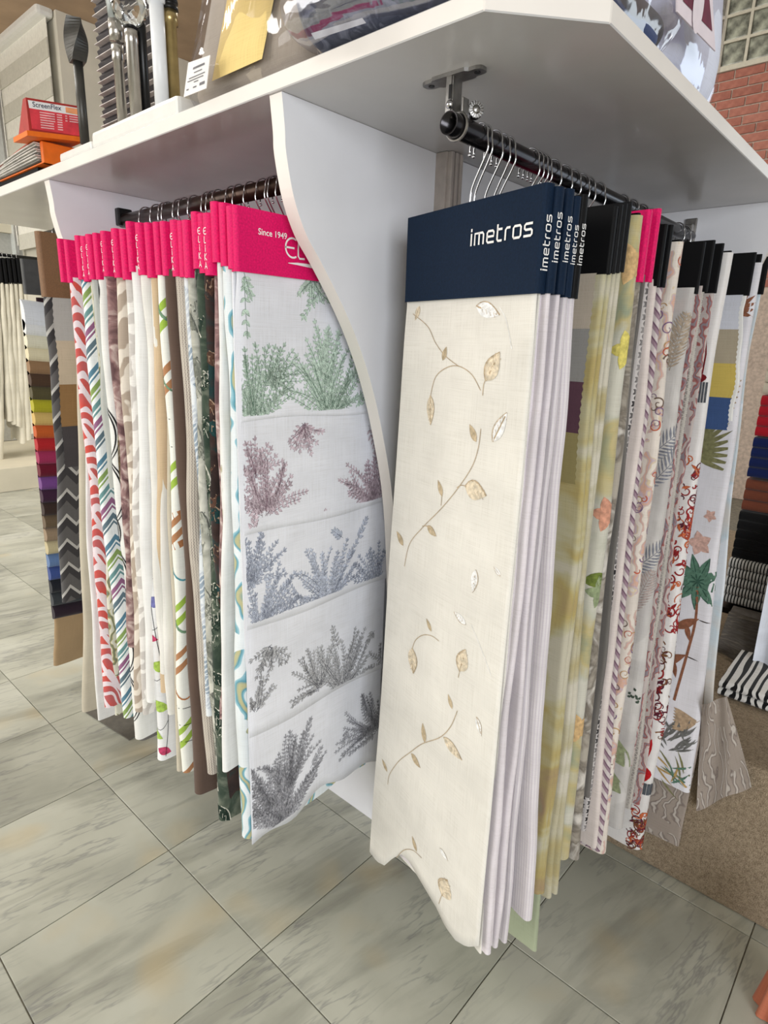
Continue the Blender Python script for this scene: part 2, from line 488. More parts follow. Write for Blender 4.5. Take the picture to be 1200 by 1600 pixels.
# partition behind the display, its corner column face, tan soffit above
YB = 5.75
c0 = ony(86, 14, YB); XB, ZS = c0[0], c0[2]
tag(box_obj('wall_left', (XB + .002, YB + .002, 0), (XB + 1.5, 9.3, ZS), mat('cream_panel', (226, 221, 206), rough=0.7, var=0.02, nscale=4)), kind='structure')
tag(box_obj('trim_1', (XB - 1.6, YB - 1.6, ZS + .002), (XB + 3.2, 9.3, ZS + .35), M_tan), kind='structure')

# ------------------------------------------------------------------ the display unit
ZU, ZT = 1.681, 1.706                     # underside and top of the long shelf
YP, XW = 0.850, 1.081                     # near face of the curved panel, face of the back panel
unit = thing('shelf_unit', (1.0, 1.2, 0), 'white corner shelf unit with curved side panels and clothes rods under a wrap-round shelf', 'shelf unit')
poly = [(.684, 2.6), (.684, .478), (.800, .378), (2.02, .378), (2.02, 1.05), (1.30, 1.05), (1.30, 2.6)]


def board(poly, z0, z1, name, bev=0.0015):
    bm = bmesh.new()
    lo = [bm.verts.new((x, y, z0)) for x, y in poly]
    f = bm.faces.new(lo)
    ex = bmesh.ops.extrude_face_region(bm, geom=[f])
    for v in ex['geom']:
        if isinstance(v, bmesh.types.BMVert): v.co.z = z1
    bmesh.ops.recalc_face_normals(bm, faces=bm.faces[:])
    bmesh.ops.bevel(bm, geom=bm.edges[:], offset=bev, segments=1, affect='EDGES')
    bm.verts.index_update()
    V = [tuple(v.co) for v in bm.verts]; Fc = [[v.index for v in f.verts] for f in bm.faces]
    mi = [0 if abs(f.normal.z) > .7 else 1 for f in bm.faces]
    bm.free()
    return V, Fc, mi


V, Fc, mi = board(poly, ZU, ZT, 'top_shelf')
M_under = mat('white_shelf_laminate', (206, 204, 204), rough=0.22, var=0.015, nscale=6, spec=0.5)
obj('top_shelf', V, Fc, [M_under, M_edge], unit, midx=mi)


def smooth_curve(P, n=8):
    P = np.array(P, float); out = []
    for i in range(len(P) - 1):
        p0 = P[max(i - 1, 0)]; p1 = P[i]; p2 = P[i + 1]; p3 = P[min(i + 2, len(P) - 1)]
        for k in range(n):
            t = k / n
            out.append(.5 * (2 * p1 + (p2 - p0) * t + (2 * p0 - 5 * p1 + 4 * p2 - p3) * t * t + (3 * p1 - p0 - 3 * p2 + p3) * t ** 3))
    out.append(P[-1]); return np.array(out)


SC = [ony(*p, YP) for p in [(440, 143), (445, 200), (447, 237), (459, 307), (478, 365), (502, 410), (531, 468), (556, 526), (579, 596), (597, 674), (613, 777)]]
SC = [(p[0], p[2]) for p in SC]; SC[0] = (SC[0][0], ZU - .0005)
SC += [(1.006, .80), (1.024, .5), (1.034, .22), (1.036, 0.0)]
curve = smooth_curve(SC, 5)
dep = curve.copy(); dep[:, 0] -= .690      # depth behind the shelf edge


def side_panel(name, fn, thick):
    """fn(depth,z) -> world point on the near face; thick = vector through the panel"""
    front = [fn(d, z) for d, z in dep]
    back = [fn(XW - .690, z) for d, z in dep]
    n = len(front); t = np.array(thick, float)
    V = front + back + [p + t for p in front] + [p + t for p in back]
    Fc, I = [], []
    for i in range(n - 1):
        Fc += [[i, i + 1, n + i + 1, n + i], [2 * n + i, 3 * n + i, 3 * n + i + 1, 2 * n + i + 1], [i, 2 * n + i, 2 * n + i + 1, i + 1], [n + i, n + i + 1, 3 * n + i + 1, 3 * n + i]]
        I += [0, 0, 1, 0]
    return obj(name, V, Fc, [M_white, M_edge], unit, midx=I)


side_panel('side_panel', lambda d, z: np.array([.690 + d, YP, z]), (0, .030, 0))
YF = 1.765
side_panel('side_panel', lambda d, z: np.array([.690 + d, YF, z]), (0, .030, 0))
XF = 1.885
side_panel('side_panel', lambda d, z: np.array([XF, .386 + d * 1.13, z]), (.030, 0, 0))
box_obj('back_panel', (XW, .83, 0), (XW + .02, 1.83, ZU - .0005), M_white, unit, .001)
box_obj('back_panel', (XW + .045, .840, 0), (XF + .03, .860, ZU - .0005), M_white, unit, .001)
M_post = mat('beige_aluminium_post', (176, 166, 158), rough=0.45, metal=0.2, var=0.03)
mb = MB()
mb.box((XW - .001, .822, 0), (XW + .045, .8495, ZU - .0005), .002)
for k in range(3):
    a = XW + .004 + k * .0145
    mb.box((a, .812, 0), (a + .009, .824, ZU - .0005), .002)
mb.build('corner_post', M_post, unit)

# rods, brackets and clamps
YR, ZR, RR = 0.596, 1.614, 0.0155
XR0 = 0.783
mb = MB()
seg = 24
prof_o = [(RR, 0), (RR, XF - XR0 - .002)]
mb.lathe((XR0, YR, ZR), (1, 0, 0), [(RR, 0.0), (RR, XF - XR0 - .001)], 24)
mb.F = [f for f in mb.F if len(f) == 4]
mb.I = mb.I[:len(mb.F)]
mb.lathe((XR0, YR, ZR), (1, 0, 0), [(RR * .86, .10), (RR * .86, 0.0), (RR, 0.0)], 24)
mb.F = [f for f in mb.F if len(f) == 4]; mb.I = [0] * len(mb.F)
rodR = mb.build('hanging_rod', M_rod, unit, smooth=False)
for p in rodR.data.polygons: p.use_smooth = True
# ceiling bracket: plate, stem with slot and screw, clamp, knurled cap
XBk = 0.806
mb = MB()
pl = []
for (s, w) in [(-.052, .004), (-.050, .008), (-.044, .0105), (-.032, .0105), (-.028, .015), (.028, .015), (.032, .0105), (.044, .0105), (.050, .008), (.052, .004)]: pl.append((s, w))
outl = [(XBk + w, YR + .012 + s, ZU - .0048) for s, w in pl] + [(XBk - w, YR + .012 + s, ZU - .0048) for s, w in reversed(pl)]
mb.prism(outl, (0, 0, .0047))
plate = mb.build('bracket', M_steel, unit)
for s in (-.04, .04): MB().lathe((XBk, YR + .012 + s, ZU - .0056), (0, 0, 1), [(.0045, 0), (.0045, .001)], 12).build('screw_hole', M_dark, plate)
mb = MB()
mb.box((XBk - .0105, YR + .004, ZR + .010), (XBk + .0105, YR + .0065, ZU - .004), .0006).box((XBk - .012, YR + .0065, ZR + .012), (XBk - .009, YR + .016, ZU - .004), .0006).box((XBk + .009, YR + .0065, ZR + .012), (XBk + .012, YR + .016, ZU - .004), .0006)
mb.build('bracket_stem', M_steel, plate)
MB().box((XBk - .0125, YR + .006, ZR + .034), (XBk - .0119, YR + .0105, ZR + .052), .0002).build('slot', M_dark, plate)
MB().lathe((XBk - .012, YR + .008, ZR + .027), (-1, 0, 0), [(.006, 0), (.0058, .0015), (.003, .0042), (.0008, .005)], 14).build('screw', M_chrome, plate, True)
mb = MB()
ring = [(XBk - .003, YR + (RR + .0022) * math.cos(a), ZR + (RR + .0022) * math.sin(a)) for a in np.linspace(math.radians(115), math.radians(-245), 30)]
mb.tube(ring, .0024, 8)
mb.box((XBk - .004, YR - .010, ZR + RR), (XBk + .010, YR - .0075, ZR + RR + .020), .0008)
mb.build('rod_clamp', M_steel, plate)
ck = np.array([XBk + .026, YR - .011, ZR + RR + .011])
mb = MB(); mb.lathe(ck, (-.6, -.8, 0), [(.0118, -.006), (.0118, .0005), (.0105, .0025), (.006, .0030), (.004, .0045), (.0012, .0055)], 24)
dv = np.array([-.6, -.8, 0]); ax1 = np.cross(dv, [0, 0, 1])
for k in range(16):
    a = 2 * math.pi * k / 16; rd = math.cos(a) * ax1 + math.sin(a) * np.array([0, 0, 1.0]); tg = np.cross(dv, rd)
    mb.box((-.0007, .006, .0018), (.0007, .0115, .0032), .0002, frame=(ck, tg, rd, dv))
mb.build('knurled_cap', M_steel, plate)
mb = MB()
mb.box((XF - .008, YR - .015, ZR - .03), (XF - .0005, YR + .015, ZR + .045), .003).box((XF - .022, YR - .010, ZR - .018), (XF - .006, YR + .010, ZR + .030), .003)
mb.build('bracket', M_steel, unit)
# left rod
XL, ZL = 0.871, 1.612
mb = MB(); mb.lathe((XL, YP + .03, ZL), (0, 1, 0), [(.0165, 0), (.0165, YF - YP - .03)], 22)
rodL = mb.build('hanging_rod', M_bronze, unit, smooth=True)
mb = MB(); mb.box((XL - .02, YF - .022, ZL - .014), (XL + .02, YF - .0005, ZL + .030), .004)
mb.build('bracket', M_dark, unit)
# rod continuing beyond the far panel
mb = MB(); mb.lathe((XL - .02, YF + .03, ZL), (0, 1, 0), [(.0145, 0), (.0145, .48)], 16)
mb.build('hanging_rod', M_bronze, unit, smooth=True)


# ------------------------------------------------------------------ lettering (stroke alphabets)
def arc(cx, cy, rx, ry, a0, a1, n=10):
    return [(cx + rx * math.cos(math.radians(a0 + (a1 - a0) * k / n)), cy + ry * math.sin(math.radians(a0 + (a1 - a0) * k / n))) for k in range(n + 1)]


GL = {
    'E': (.72, [arc(.5, .5, .5, .5, 62, 298, 14), [(.02, .5), (.6, .5)]]),
    'L': (.62, [[(.1, 1), (.06, .5), (.06, .12), (.16, .0), (.5, .02)]]),
    'I': (.25, [[(.12, .62), (.12, 0)], [(.12, .80), (.12, .92)]]),
    'K': (.68, [[(.06, 1), (.06, 0)], [(.55, .98), (.08, .48), (.62, .0)]]),
    'A': (.72, [[(.0, 0), (.34, 1), (.68, 0)], [(.16, .3), (.52, .3)]]),
    'i': (.22, [[(.1, .0), (.1, .72)], [(.1, .92), (.1, 1.04)]]),
    'm': (1.12, [[(.1, 0), (.1, .72), (.9, .72), (1.0, .6), (1.0, 0)], [(.55, .72), (.55, 0)]]),
    'e': (.86, [[(.76, 0), (.2, 0), (.1, .1), (.1, .62), (.2, .72), (.66, .72), (.76, .62), (.76, .37), (.1, .37)]]),
    't': (.62, [[(.1, 1.0), (.1, .1), (.2, 0), (.52, 0)], [(.1, .72), (.52, .72)]]),
    'r': (.58, [[(.1, 0), (.1, .6), (.22, .72), (.5, .72)]]),
    'o': (.88, [[(.2, 0), (.68, 0), (.78, .1), (.78, .62), (.68, .72), (.2, .72), (.1, .62), (.1, .1), (.2, 0)]]),
    's': (.80, [[(.72, .72), (.18, .72), (.08, .64), (.08, .45), (.18, .37), (.64, .37), (.74, .28), (.74, .08), (.64, 0), (.06, 0)]]),
}


def ribbon(P, w):
    """flat ribbon along a 2-D polyline -> verts, quads"""
    P = np.array(P, float); n = len(P); T = np.gradient(P, axis=0); T /= np.linalg.norm(T, axis=1)[:, None] + 1e-9
    N = np.stack([-T[:, 1], T[:, 0]], 1); w = np.full(n, w) if np.isscalar(w) else np.array(w)
    V = np.empty((2 * n, 2)); V[0::2] = P - N * w[:, None] / 2; V[1::2] = P + N * w[:, None] / 2
    return V, [[2 * i, 2 * i + 2, 2 * i + 3, 2 * i + 1] for i in range(n - 1)]


def letters(word, o, right, up, size, name, parent, weight=.13, stack=False, track=.16, nrm=None):
    o, right, up = [np.array(v, float) for v in (o, right, up)]
    mb = MB(); x = 0.0; y = 0.0
    for ch in word:
        w, strokes = GL[ch]
        for s in strokes:
            pts = np.array(s, float)
            if len(pts) == 2 or True:
                d0 = pts[0] - pts[1]; d1 = pts[-1] - pts[-2]
                pts[0] = pts[0] + d0 / (np.linalg.norm(d0) + 1e-9) * weight * .3; pts[-1] = pts[-1] + d1 / (np.linalg.norm(d1) + 1e-9) * weight * .3
            V, Fc = ribbon(pts, weight)
            off = (-w / 2, y) if stack else (x, 0)
            mb.add([o + right * size * (v[0] + off[0]) + up * size * (v[1] + off[1]) for v in V], Fc)
        x += w + track; y -= 1.32
    return mb.build(name, M_letter, parent)


def type_text(body, o, right, up, size, name, parent, mat_, bold=0.0):
    cu = bpy.data.curves.new('t', 'FONT'); cu.body = body; cu.size = 1.0; cu.offset = bold; cu.resolution_u = 3
    to = bpy.data.objects.new('t', cu); COL.objects.link(to)
    dg = bpy.context.evaluated_depsgraph_get(); me = to.evaluated_get(dg).to_mesh()
    V = [np.array(o) + np.array(right) * size * v.co.x + np.array(up) * size * v.co.y for v in me.vertices]
    Fc = [list(p.vertices) for p in me.polygons]
    to.evaluated_get(dg).to_mesh_clear(); bpy.data.objects.remove(to); bpy.data.curves.remove(cu)
    return obj(name, V, Fc, mat_, parent)


# ------------------------------------------------------------------ printed motifs (flat ink shapes that follow the cloth)
def across(W): return 1 if W < .005 else 2 if W < .009 else 5


def leaf2(x, y, ang, L, W, n=5, bend=0.0):
    """leaf outline in 2-D as a strip, split crosswise so it can bend round a fold; returns verts and quads"""
    V = []; ca, sa = math.cos(ang), math.sin(ang); m = across(W)
    for i in range(n + 1):
        t = i / n; w = W * .5 * math.sin(math.pi * t ** .8) if 0 < i < n else 0.0
        b = bend * L * t * t
        for j in range(m + 1):
            px, py = t * L, (2 * j / m - 1) * w + b
            V.append((x + ca * px - sa * py, y + sa * px + ca * py))
    return np.array(V), [[i * (m + 1) + j, (i + 1) * (m + 1) + j, (i + 1) * (m + 1) + j + 1, i * (m + 1) + j + 1] for i in range(n) for j in range(m)]


class Print:
    def __init__(self): self.V = []; self.F = []; self.I = []

    def put(self, V, Fc, mi):
        k = len(self.V); self.V += [tuple(v) for v in V]; self.F += [[i + k for i in f] for f in Fc]; self.I += [mi] * len(Fc)

    def leaf(self, x, y, a, L, W, mi=0, vein=None, bend=0.0, n=5):
        V, Fc = leaf2(x, y, a, L, W, n, bend); self.put(V, Fc, mi)
        if vein is not None:
            ca, sa = math.cos(a), math.sin(a)
            P = [(x + ca * t * L - sa * bend * L * t * t, y + sa * t * L + ca * bend * L * t * t) for t in (0, .3, .6, .9)]
            V, Fc = ribbon(P, max(.0006, W * .12)); self.put(V, Fc, vein)
            # pen outline on one side
            O, _ = leaf2(x, y, a, L, W, n, bend)
            V, Fc = ribbon(O[0::across(W) + 1], max(.0005, W * .11)); self.put(V, Fc, vein)

    def line(self, P, w, mi=0):
        V, Fc = ribbon(P, w); self.put(V, Fc, mi)

    def build(self, surf, mats, parent, lift=.0009, name='printed_motif'):
        W = []
        for i, (x, y) in enumerate(self.V): W.append(surf(x, y, lift))
        # later inks sit a hair higher so overlapping ink never fights
        W = np.array(W)
        return tag(obj(name, W, self.F, list(mats), parent, midx=self.I), kind='stuff')


def sprig(pr, x, y, a, L, r, n=7, ls=.011, mi=(0, 1), curl=0.0):
    """twig with paired leaves"""
    pts = []
    for i in range(n + 1):
        t = i / n; aa = a + curl * t
        pts.append((x + math.cos(aa) * L * t, y + math.sin(aa) * L * t))
    pr.line(pts, .0009, mi[1])
    for i in range(1, n + 1):
        px, py = pts[i]; aa = a + curl * i / n; s = ls * (1.0 - .35 * i / n) * r.uniform(.8, 1.15)
        for sg in (-1, 1):
            pr.leaf(px, py, aa + sg * r.uniform(.5, 1.1), s, s * .5, mi[0], mi[1], n=4)
    pr.leaf(pts[-1][0], pts[-1][1], a + curl, ls * .8, ls * .3, mi[0], mi[1], n=4)


def bush(pr, x, y, R, r, up=math.pi / 2, n=13, ls=.011, mi=(0, 1), spread=2.4):
    for k in range(n):
        a = up + spread * ((k + .5) / n - .5) + r.uniform(-.12, .12)
        L = R * r.uniform(.75, 1.1) * (1.15 - .25 * abs((k + .5) / n - .5) * 2)
        ox, oy = x + r.uniform(-.12, .12) * R, y + r.uniform(-.1, .1) * R
        sprig(pr, ox, oy, a, L, r, max(4, int(L / .009)), ls, mi, r.uniform(-.35, .35))


# ------------------------------------------------------------------ hanging sample books
SIDE = {'L': dict(a=np.array([-1.0, 0, 0]), n=np.array([0, -1.0, 0])), 'R': dict(a=np.array([0, -1.0, 0]), n=np.array([-1.0, 0, 0]))}
UPV = np.array([0, 0, 1.0])


def yawed(side, yaw):
    a, n = SIDE[side]['a'], SIDE[side]['n']; c, s = math.cos(yaw), math.sin(yaw)
    return a * c + n * s, n * c - a * s


def header(name, E, a, n, W, t, zt, zb, m, parent):
    """card cover folded round the samples: two boards joined by a rounded spine at the aisle end E"""
    r = t / 2; th = min(.0022, t * .22); prof = []
    prof.append((-W, r))
    for k in range(9):
        an = math.pi / 2 - math.pi * k / 8; prof.append((-r * .55 + r * .55 * math.cos(an), r * math.sin(an)))
    prof.append((-W, -r))
    inner = [(-W, -(r - th))]
    for k in range(9):
        an = -math.pi / 2 + math.pi * k / 8; inner.append((-r * .55 + (r * .55 - th * .6) * math.cos(an), (r - th) * math.sin(an)))
    inner.append((-W, r - th))
    P = prof + inner; N = len(P); V = []
    E = np.array([E[0], E[1], 0.0])
    for z in (zb, zt):
        for (x, y) in P: V.append(E + a * x + n * y + UPV * z)
    Fc = [[i, (i + 1) % N, N + (i + 1) % N, N + i] for i in range(N)]
    no = len(prof)
    for lvl in (0, N):
        for i in range(no - 1):
            j = N - 1 - i
            Fc.append([lvl + i, lvl + i + 1, lvl + j - 1, lvl + j])
    return obj(name, V, Fc, m, parent)


def hook(c, a, zt, zr, rr, parent, s=1.0, m=None):
    """wire hook: rises from the header, swings out and loops over the rod"""
    pts = [(-.012, zt - .02), (-.012, zt + .012), (-.004, zt + (zr - zt) * .35), (rr * 1.25, zr - rr * 1.6), (rr * 1.32, zr - rr * .6)]
    for k in range(9):
        an = -.12 + (math.pi + .25) * k / 8; pts.append((rr * 1.22 * math.cos(an), zr + rr * 1.22 * math.sin(an)))
    pts.append((-rr * 1.3, zr - rr * 1.25))
    pts = smooth_curve(pts, 3)
    P = [np.array([c[0], c[1], 0]) + a * x * s + UPV * z for x, z in pts]
    mb = MB(); mb.tube(P, .0016, 6)
    mb.lathe(P[-1] - UPV * .003, (0, 0, 1), [(.0005, 0), (.003, .001), (.003, .0035), (.0005, .005)], 8)
    return mb.build('hook', m or M_chrome, parent, smooth=True)


class Cloth:
    """a folded hanging length: fold edge from T (top) to B (bottom), body running back by W"""
    def __init__(self, T, Bt, a, n, W, r0, r1, seed=0, wob=.004, a1=None, hem=0.0, bulge=.35, flutter=.003, reach=1.0):
        self.flutter = flutter; self.reach = reach; self.pw = 1.15 if reach == 1.0 else 2.0
        self.T, self.B = np.array(T, float), np.array(Bt, float); self.a, self.n, self.W = a, n, W
        self.r0, self.r1 = r0, r1; self.L = self.T[2] - self.B[2]; self.rg = random.Random(seed)
        self.ph = [self.rg.uniform(0, 6.28) for _ in range(8)]; self.wob = wob; self.hem = hem; self.bulge = bulge
        self.a1 = a if a1 is None else a1

    def frame(self, s):
        d = self.B - self.T
        if self.reach < 1.0:      # pushed forward by the carpet step: same sweep for every book at a given height
            sl = min(1.0, max(0.0, (1.50 - (self.T[2] + d[2] * s)) / 1.05)) ** 2
        else:
            sl = s ** self.pw
        Q = self.T + d * np.array([sl, sl, s])
        ph = self.ph; w = self.wob * min(1.0, s * 6 + .15)
        k = w * (math.sin(7 * s + ph[0]) + .6 * math.sin(17 * s + ph[1]))
        k2 = w * (math.sin(5 * s + ph[2]) + .5 * math.sin(23 * s + ph[3]) + .25 * math.sin(47 * s + ph[6]))
        r = self.r0 + (self.r1 - self.r0) * min(1, s * 1.6) + self.bulge * w * math.sin(11 * s + ph[4])
        r = max(.0015, r)
        a = self.a * (1 - s) + self.a1 * s; a = a / np.linalg.norm(a)
        n = np.cross(a, UPV); n = n if np.dot(n, self.n) > 0 else -n
        return Q + a * k + n * k2 * .6, a, n, r

    def surf(self, u, v, lift=0.0):
        s = v / self.L; Q, a, n, r = self.frame(min(max(s, 0), 1.0))
        q = r * math.pi / 2
        if abs(u) <= q:
            an = u / r; p = Q + a * ((r + lift) * math.cos(an) - r) + n * ((r + lift) * math.sin(an))
        else:
            ex = abs(u) - q; sg = 1 if u > 0 else -1
            wv = self.flutter * math.sin(ex * 34 + self.ph[5] + 3 * s) * min(1, ex * 12) * min(1, s * 4)
            p = Q - a * (r + ex) + n * (sg * (r + lift) + wv)
        hz = self.hem * math.sin(u * 22 + self.ph[7]) * max(0, (s - .9) * 10)
        p = p.copy(); p[2] = self.T[2] - v + hz
        return p

    def build(self, name, m, parent, rows=44, front=.33):
        q = self.r1 * math.pi / 2
        us = [-front, -.22, -.12, -.06, -.03] + list(np.linspace(-q - .008, q + .008, 13)) + [.03, .05, .075, .105, .14, .18, .23, .28, front]
        us = sorted(set(round(x, 5) for x in us)); nu = len(us)
        V, UVs = [], []
        for i in range(rows + 1):
            v = self.L * i / rows
            for u in us: V.append(self.surf(u, v)); UVs.append((u, v))
        Fc = [[i * nu + j, i * nu + j + 1, (i + 1) * nu + j + 1, (i + 1) * nu + j] for i in range(rows) for j in range(nu - 1)]
        # close the lower end
        return obj(name, V, Fc, m, parent, uv=UVs, smooth=True)


def sample(side, label, cat, group, E, zt, zb, hmat, t, W, fab, bottom, r=(.008, .012), yaw=0.0, hooks=True, letter=None, seed=0,
           wob=.0035, top_inset=.006, name='fabric_sample', prints=None, extra=(), a1=None, hem=.004, with_header=True, ztop=None, rodc=None, reach=1.0):
    """E: aisle end of the header; bottom: world point of the fold at the hem"""
    a, n = yawed(side, yaw); E = np.array(E, float)
    c = E - a * (W / 2)
    if side == 'L':
        k = (XL - E[0]) / (-a[0]); rc = E - a * k; rc[0] = XL; zr, rr = ZL, .0165
    else:
        k = (YR - E[1]) / (-a[1]); rc = E - a * k; rc[1] = YR; zr, rr = ZR, RR
    if rodc is not None: rc = np.array(rodc, float); zr = ZL; rr = .0145
    root = thing(name, (rc[0], rc[1], zr), label, cat, group)
    if with_header:
        hd = header('header', E, a, n, W, t, zt, zb, hmat, root)
        if letter == 'ELIKA':
            hs = (zt - zb) * .105
            o = np.array([E[0], E[1], 0]) + a * .0007 + UPV * (zb + (zt - zb) * .66)
            letters('ELIKA', o, np.cross(-a, UPV), UPV, hs, 'lettering', hd, .13, stack=True)
        elif letter == 'imetros':
            hs = t * .62 if t < .02 else .0125
            wd = sum(GL[ch][0] + .16 for ch in 'imetros') * hs
            rt = np.cross(-a, UPV)
            o = np.array([E[0], E[1], 0]) + a * .0007 + rt * hs * .36 + UPV * (zb + (zt - zb) * .5 - wd * .42)
            letters('imetros', o, UPV, -rt, hs, 'lettering', hd, .15)
    if hooks: hook(rc, a, zt, zr, rr, root)
    T = np.array([E[0], E[1], (zb + .012) if ztop is None else ztop]) - a * top_inset
    cl = Cloth(T, bottom, a, n, W, r[0], r[1], seed, wob, a1, hem, reach=reach)
    fo = cl.build('fabric', fab, root, front=max(.12, W - .02))
    if prints: prints(cl, fo)
    for j, (ef, (dT, dB), er, nm) in enumerate(extra):   # extra lengths hung in the same book
        e2 = Cloth(T + np.array(dT), np.array(dB), a, n, W, er[0], er[1], seed + 50 + j, wob, a1, hem, reach=reach)
        e2.build(nm, ef, root, front=max(.10, W - .05))
    return root, cl, fo


# ------------------------------------------------------------------ flat front sheets
class Flat:
    """a flat hanging sheet: d runs back from the aisle edge E, z is height"""
    def __init__(self, E, a, n, W, off, seed, amp=.0018):
        self.E = np.array([E[0], E[1], 0.0]); self.a, self.n, self.W, self.off, self.amp = a, n, W, off, amp; self.tuck = 9.0
        g = random.Random(seed); self.p = [g.uniform(0, 6.28) for _ in range(5)]

    def wave(self, d, z):
        p = self.p
        return self.amp * (math.sin(d * 19 + p[0] + z * 1.5) + .6 * math.sin(d * 8 - z * 5 + p[1]) + .5 * math.sin(z * 11 + p[2]))

    def surf(self, d, z, lift=0.0):
        k = min(1.0, max(0.0, (z - self.tuck + .07) / .07)); k = k * k * (3 - 2 * k)      # tucked inside the card near the top
        return self.E - self.a * (d + .007 * k) + self.n * ((self.off + self.wave(d, z)) * (1 - .62 * k) + lift) + UPV * z

    def px(self, x, y):
        p = onplane(x, y, self.E + self.n * self.off + UPV, self.n)
        return float(np.dot(self.E - p, self.a)), float(p[2])

    def build(self, name, m, parent, ztop, hem, nd=30, nz=40, edge=None):
        V, UVs = [], []
        ds = np.linspace(0, self.W, nd + 1)
        for i in range(nz + 1):
            for d in ds:
                zb = hem(d); z = ztop + (zb - ztop) * i / nz
                dd = d + (edge(d, z) if edge else 0.0)
                V.append(self.surf(dd, z)); UVs.append((d, ztop - z))
        n = nd + 1
        Fc = [[i * n + j, i * n + j + 1, (i + 1) * n + j + 1, (i + 1) * n + j] for i in range(nz) for j in range(nd)]
        k = len(V)                                   # turned edge thickness
        for i in range(nz + 1): V.append(np.array(V[i * n]) - self.n * .0012); UVs.append((0, 0))
        Fc += [[i * n, (i + 1) * n, k + i + 1, k + i] for i in range(nz)]
        k = len(V)
        for j in range(n): V.append(np.array(V[nz * n + j]) - self.n * .0012); UVs.append((0, 0))
        Fc += [[nz * n + j, nz * n + j + 1, k + j + 1, k + j] for j in range(n - 1)]
        return obj(name, V, Fc, m, parent, uv=UVs, smooth=True)


# ------------------------------------------------------------------ left rod: magenta-headed books
GL_ = 'magenta-headed fabric sample books on the bronze rod'
PX = .640                                   # aisle face of the left-hand books


def F_(*a, **k): return fabric(*a, **k)


CRM = (232, 227, 214)
f_beige = F_('beige_linen', (205, 195, 175))
f_coral = F_('coral_brush_print', (238, 222, 226), 'arcs', [(206, 84, 74), (188, 96, 96)])
f_chev = F_('colour_chevron_print', (240, 242, 240), 'chevron', [(92, 132, 152), (140, 164, 96), (110, 150, 150), (150, 100, 134), (100, 120, 130)])
f_lime = F_('ochre_scroll_print', (226, 222, 204), 'damask', [(186, 178, 120), (150, 140, 96), (120, 128, 110)])
f_loop = F_('ink_loop_cotton', (238, 237, 232), seed=2)
f_greysh = F_('grey_sheer', (176, 178, 172), rough=.45)
f_burg = F_('burgundy_mottle', (98, 72, 74), 'mottle', [(150, 118, 116), (208, 190, 182)])
f_wavy = F_('beige_ripple', (226, 216, 202), 'wavy', [(178, 162, 146)])
f_wavy2 = F_('pale_ripple', (234, 230, 224), 'wavy', [(202, 196, 190)], seed=3)
f_white = F_('white_cotton', (240, 239, 236))
f_white2 = F_('soft_white_voile', (236, 233, 226), seed=1)
f_sand = F_('sand_linen', (216, 190, 156))
f_limest = F_('lime_band_print', (238, 238, 228), 'stripes', [(158, 188, 76), (178, 128, 90)])
f_brown = F_('dark_brown_linen', (98, 80, 70))
f_knit = F_('taupe_knit', (206, 196, 182), 'knit', [(140, 130, 122)])
f_bluew = F_('blue_grey_print', (214, 220, 226), 'leaf', [(150, 164, 178), (196, 202, 210), (226, 230, 232)])
f_gleaf = F_('grey_leaf_cloth', (150, 150, 138), 'mottle', [(176, 175, 164), (206, 204, 192)], scale=.7)
f_dleaf = F_('dark_green_leaf_cloth', (46, 60, 50), 'mottle', [(66, 78, 66), (108, 114, 100)], scale=.7)
f_dgeo = F_('dark_brown_leaf_cloth', (48, 38, 36), 'mottle', [(64, 48, 44), (34, 58, 58)], scale=.6, seed=3)
f_teal = F_('teal_damask', (230, 236, 238), 'damask', [(150, 192, 204), (88, 150, 168), (186, 182, 140)], scale=.42)
f_tealb = F_('white_scroll_damask', (236, 234, 228), 'damask', [(206, 202, 192), (178, 168, 130), (200, 196, 190)], seed=5, scale=.6)
f_tan = F_('tan_base_cloth', (168, 142, 108))
f_slate = F_('slate_linen', (112, 108, 104))
f_leafw = F_('white_leaf_cotton', (240, 240, 240), seed=4)
f_cocoa = F_('olive_mottle', (120, 104, 70), 'mottle', [(70, 56, 44), (168, 158, 132)])

I_green, I_lime, I_pinkl, I_blue, I_ink, I_orange, I_tealink = ink('sage', (118, 150, 120)), ink('lime', (170, 200, 92)), ink('raspberry', (196, 72, 108)), ink('periwinkle', (120, 122, 178)), ink('black', (34, 34, 36)), ink('rust', (188, 128, 84)), ink('teal', (86, 150, 160))


def leaf_print(cl, fo):
    pr = Print(); L = cl.L
    for v, u, c, s in [(.62, .012, 3, .05), (.70, .000, 2, .04), (.765, .016, 0, .055), (.86, .004, 1, .055), (.93, -.006, 0, .045), (.97, .022, 2, .04), (.50, .010, 2, .03)]:
        pr.leaf(u - .02, v * L, -.5 + v, s, s * .6, c, None, n=7)
    pts = [(.014 + .016 * math.sin(v * 9), v * L) for v in np.linspace(.45, .99, 40)]
    pr.line(pts, .0016, 4)
    for v in (.55, .66, .78, .9): pr.line([(-.02 + .05 * t, v * L + .03 * math.sin(3 * t)) for t in np.linspace(0, 1, 8)], .0013, 4)
    pr.build(cl.surf, [I_lime, I_lime, I_pinkl, I_blue, I_ink], fo)


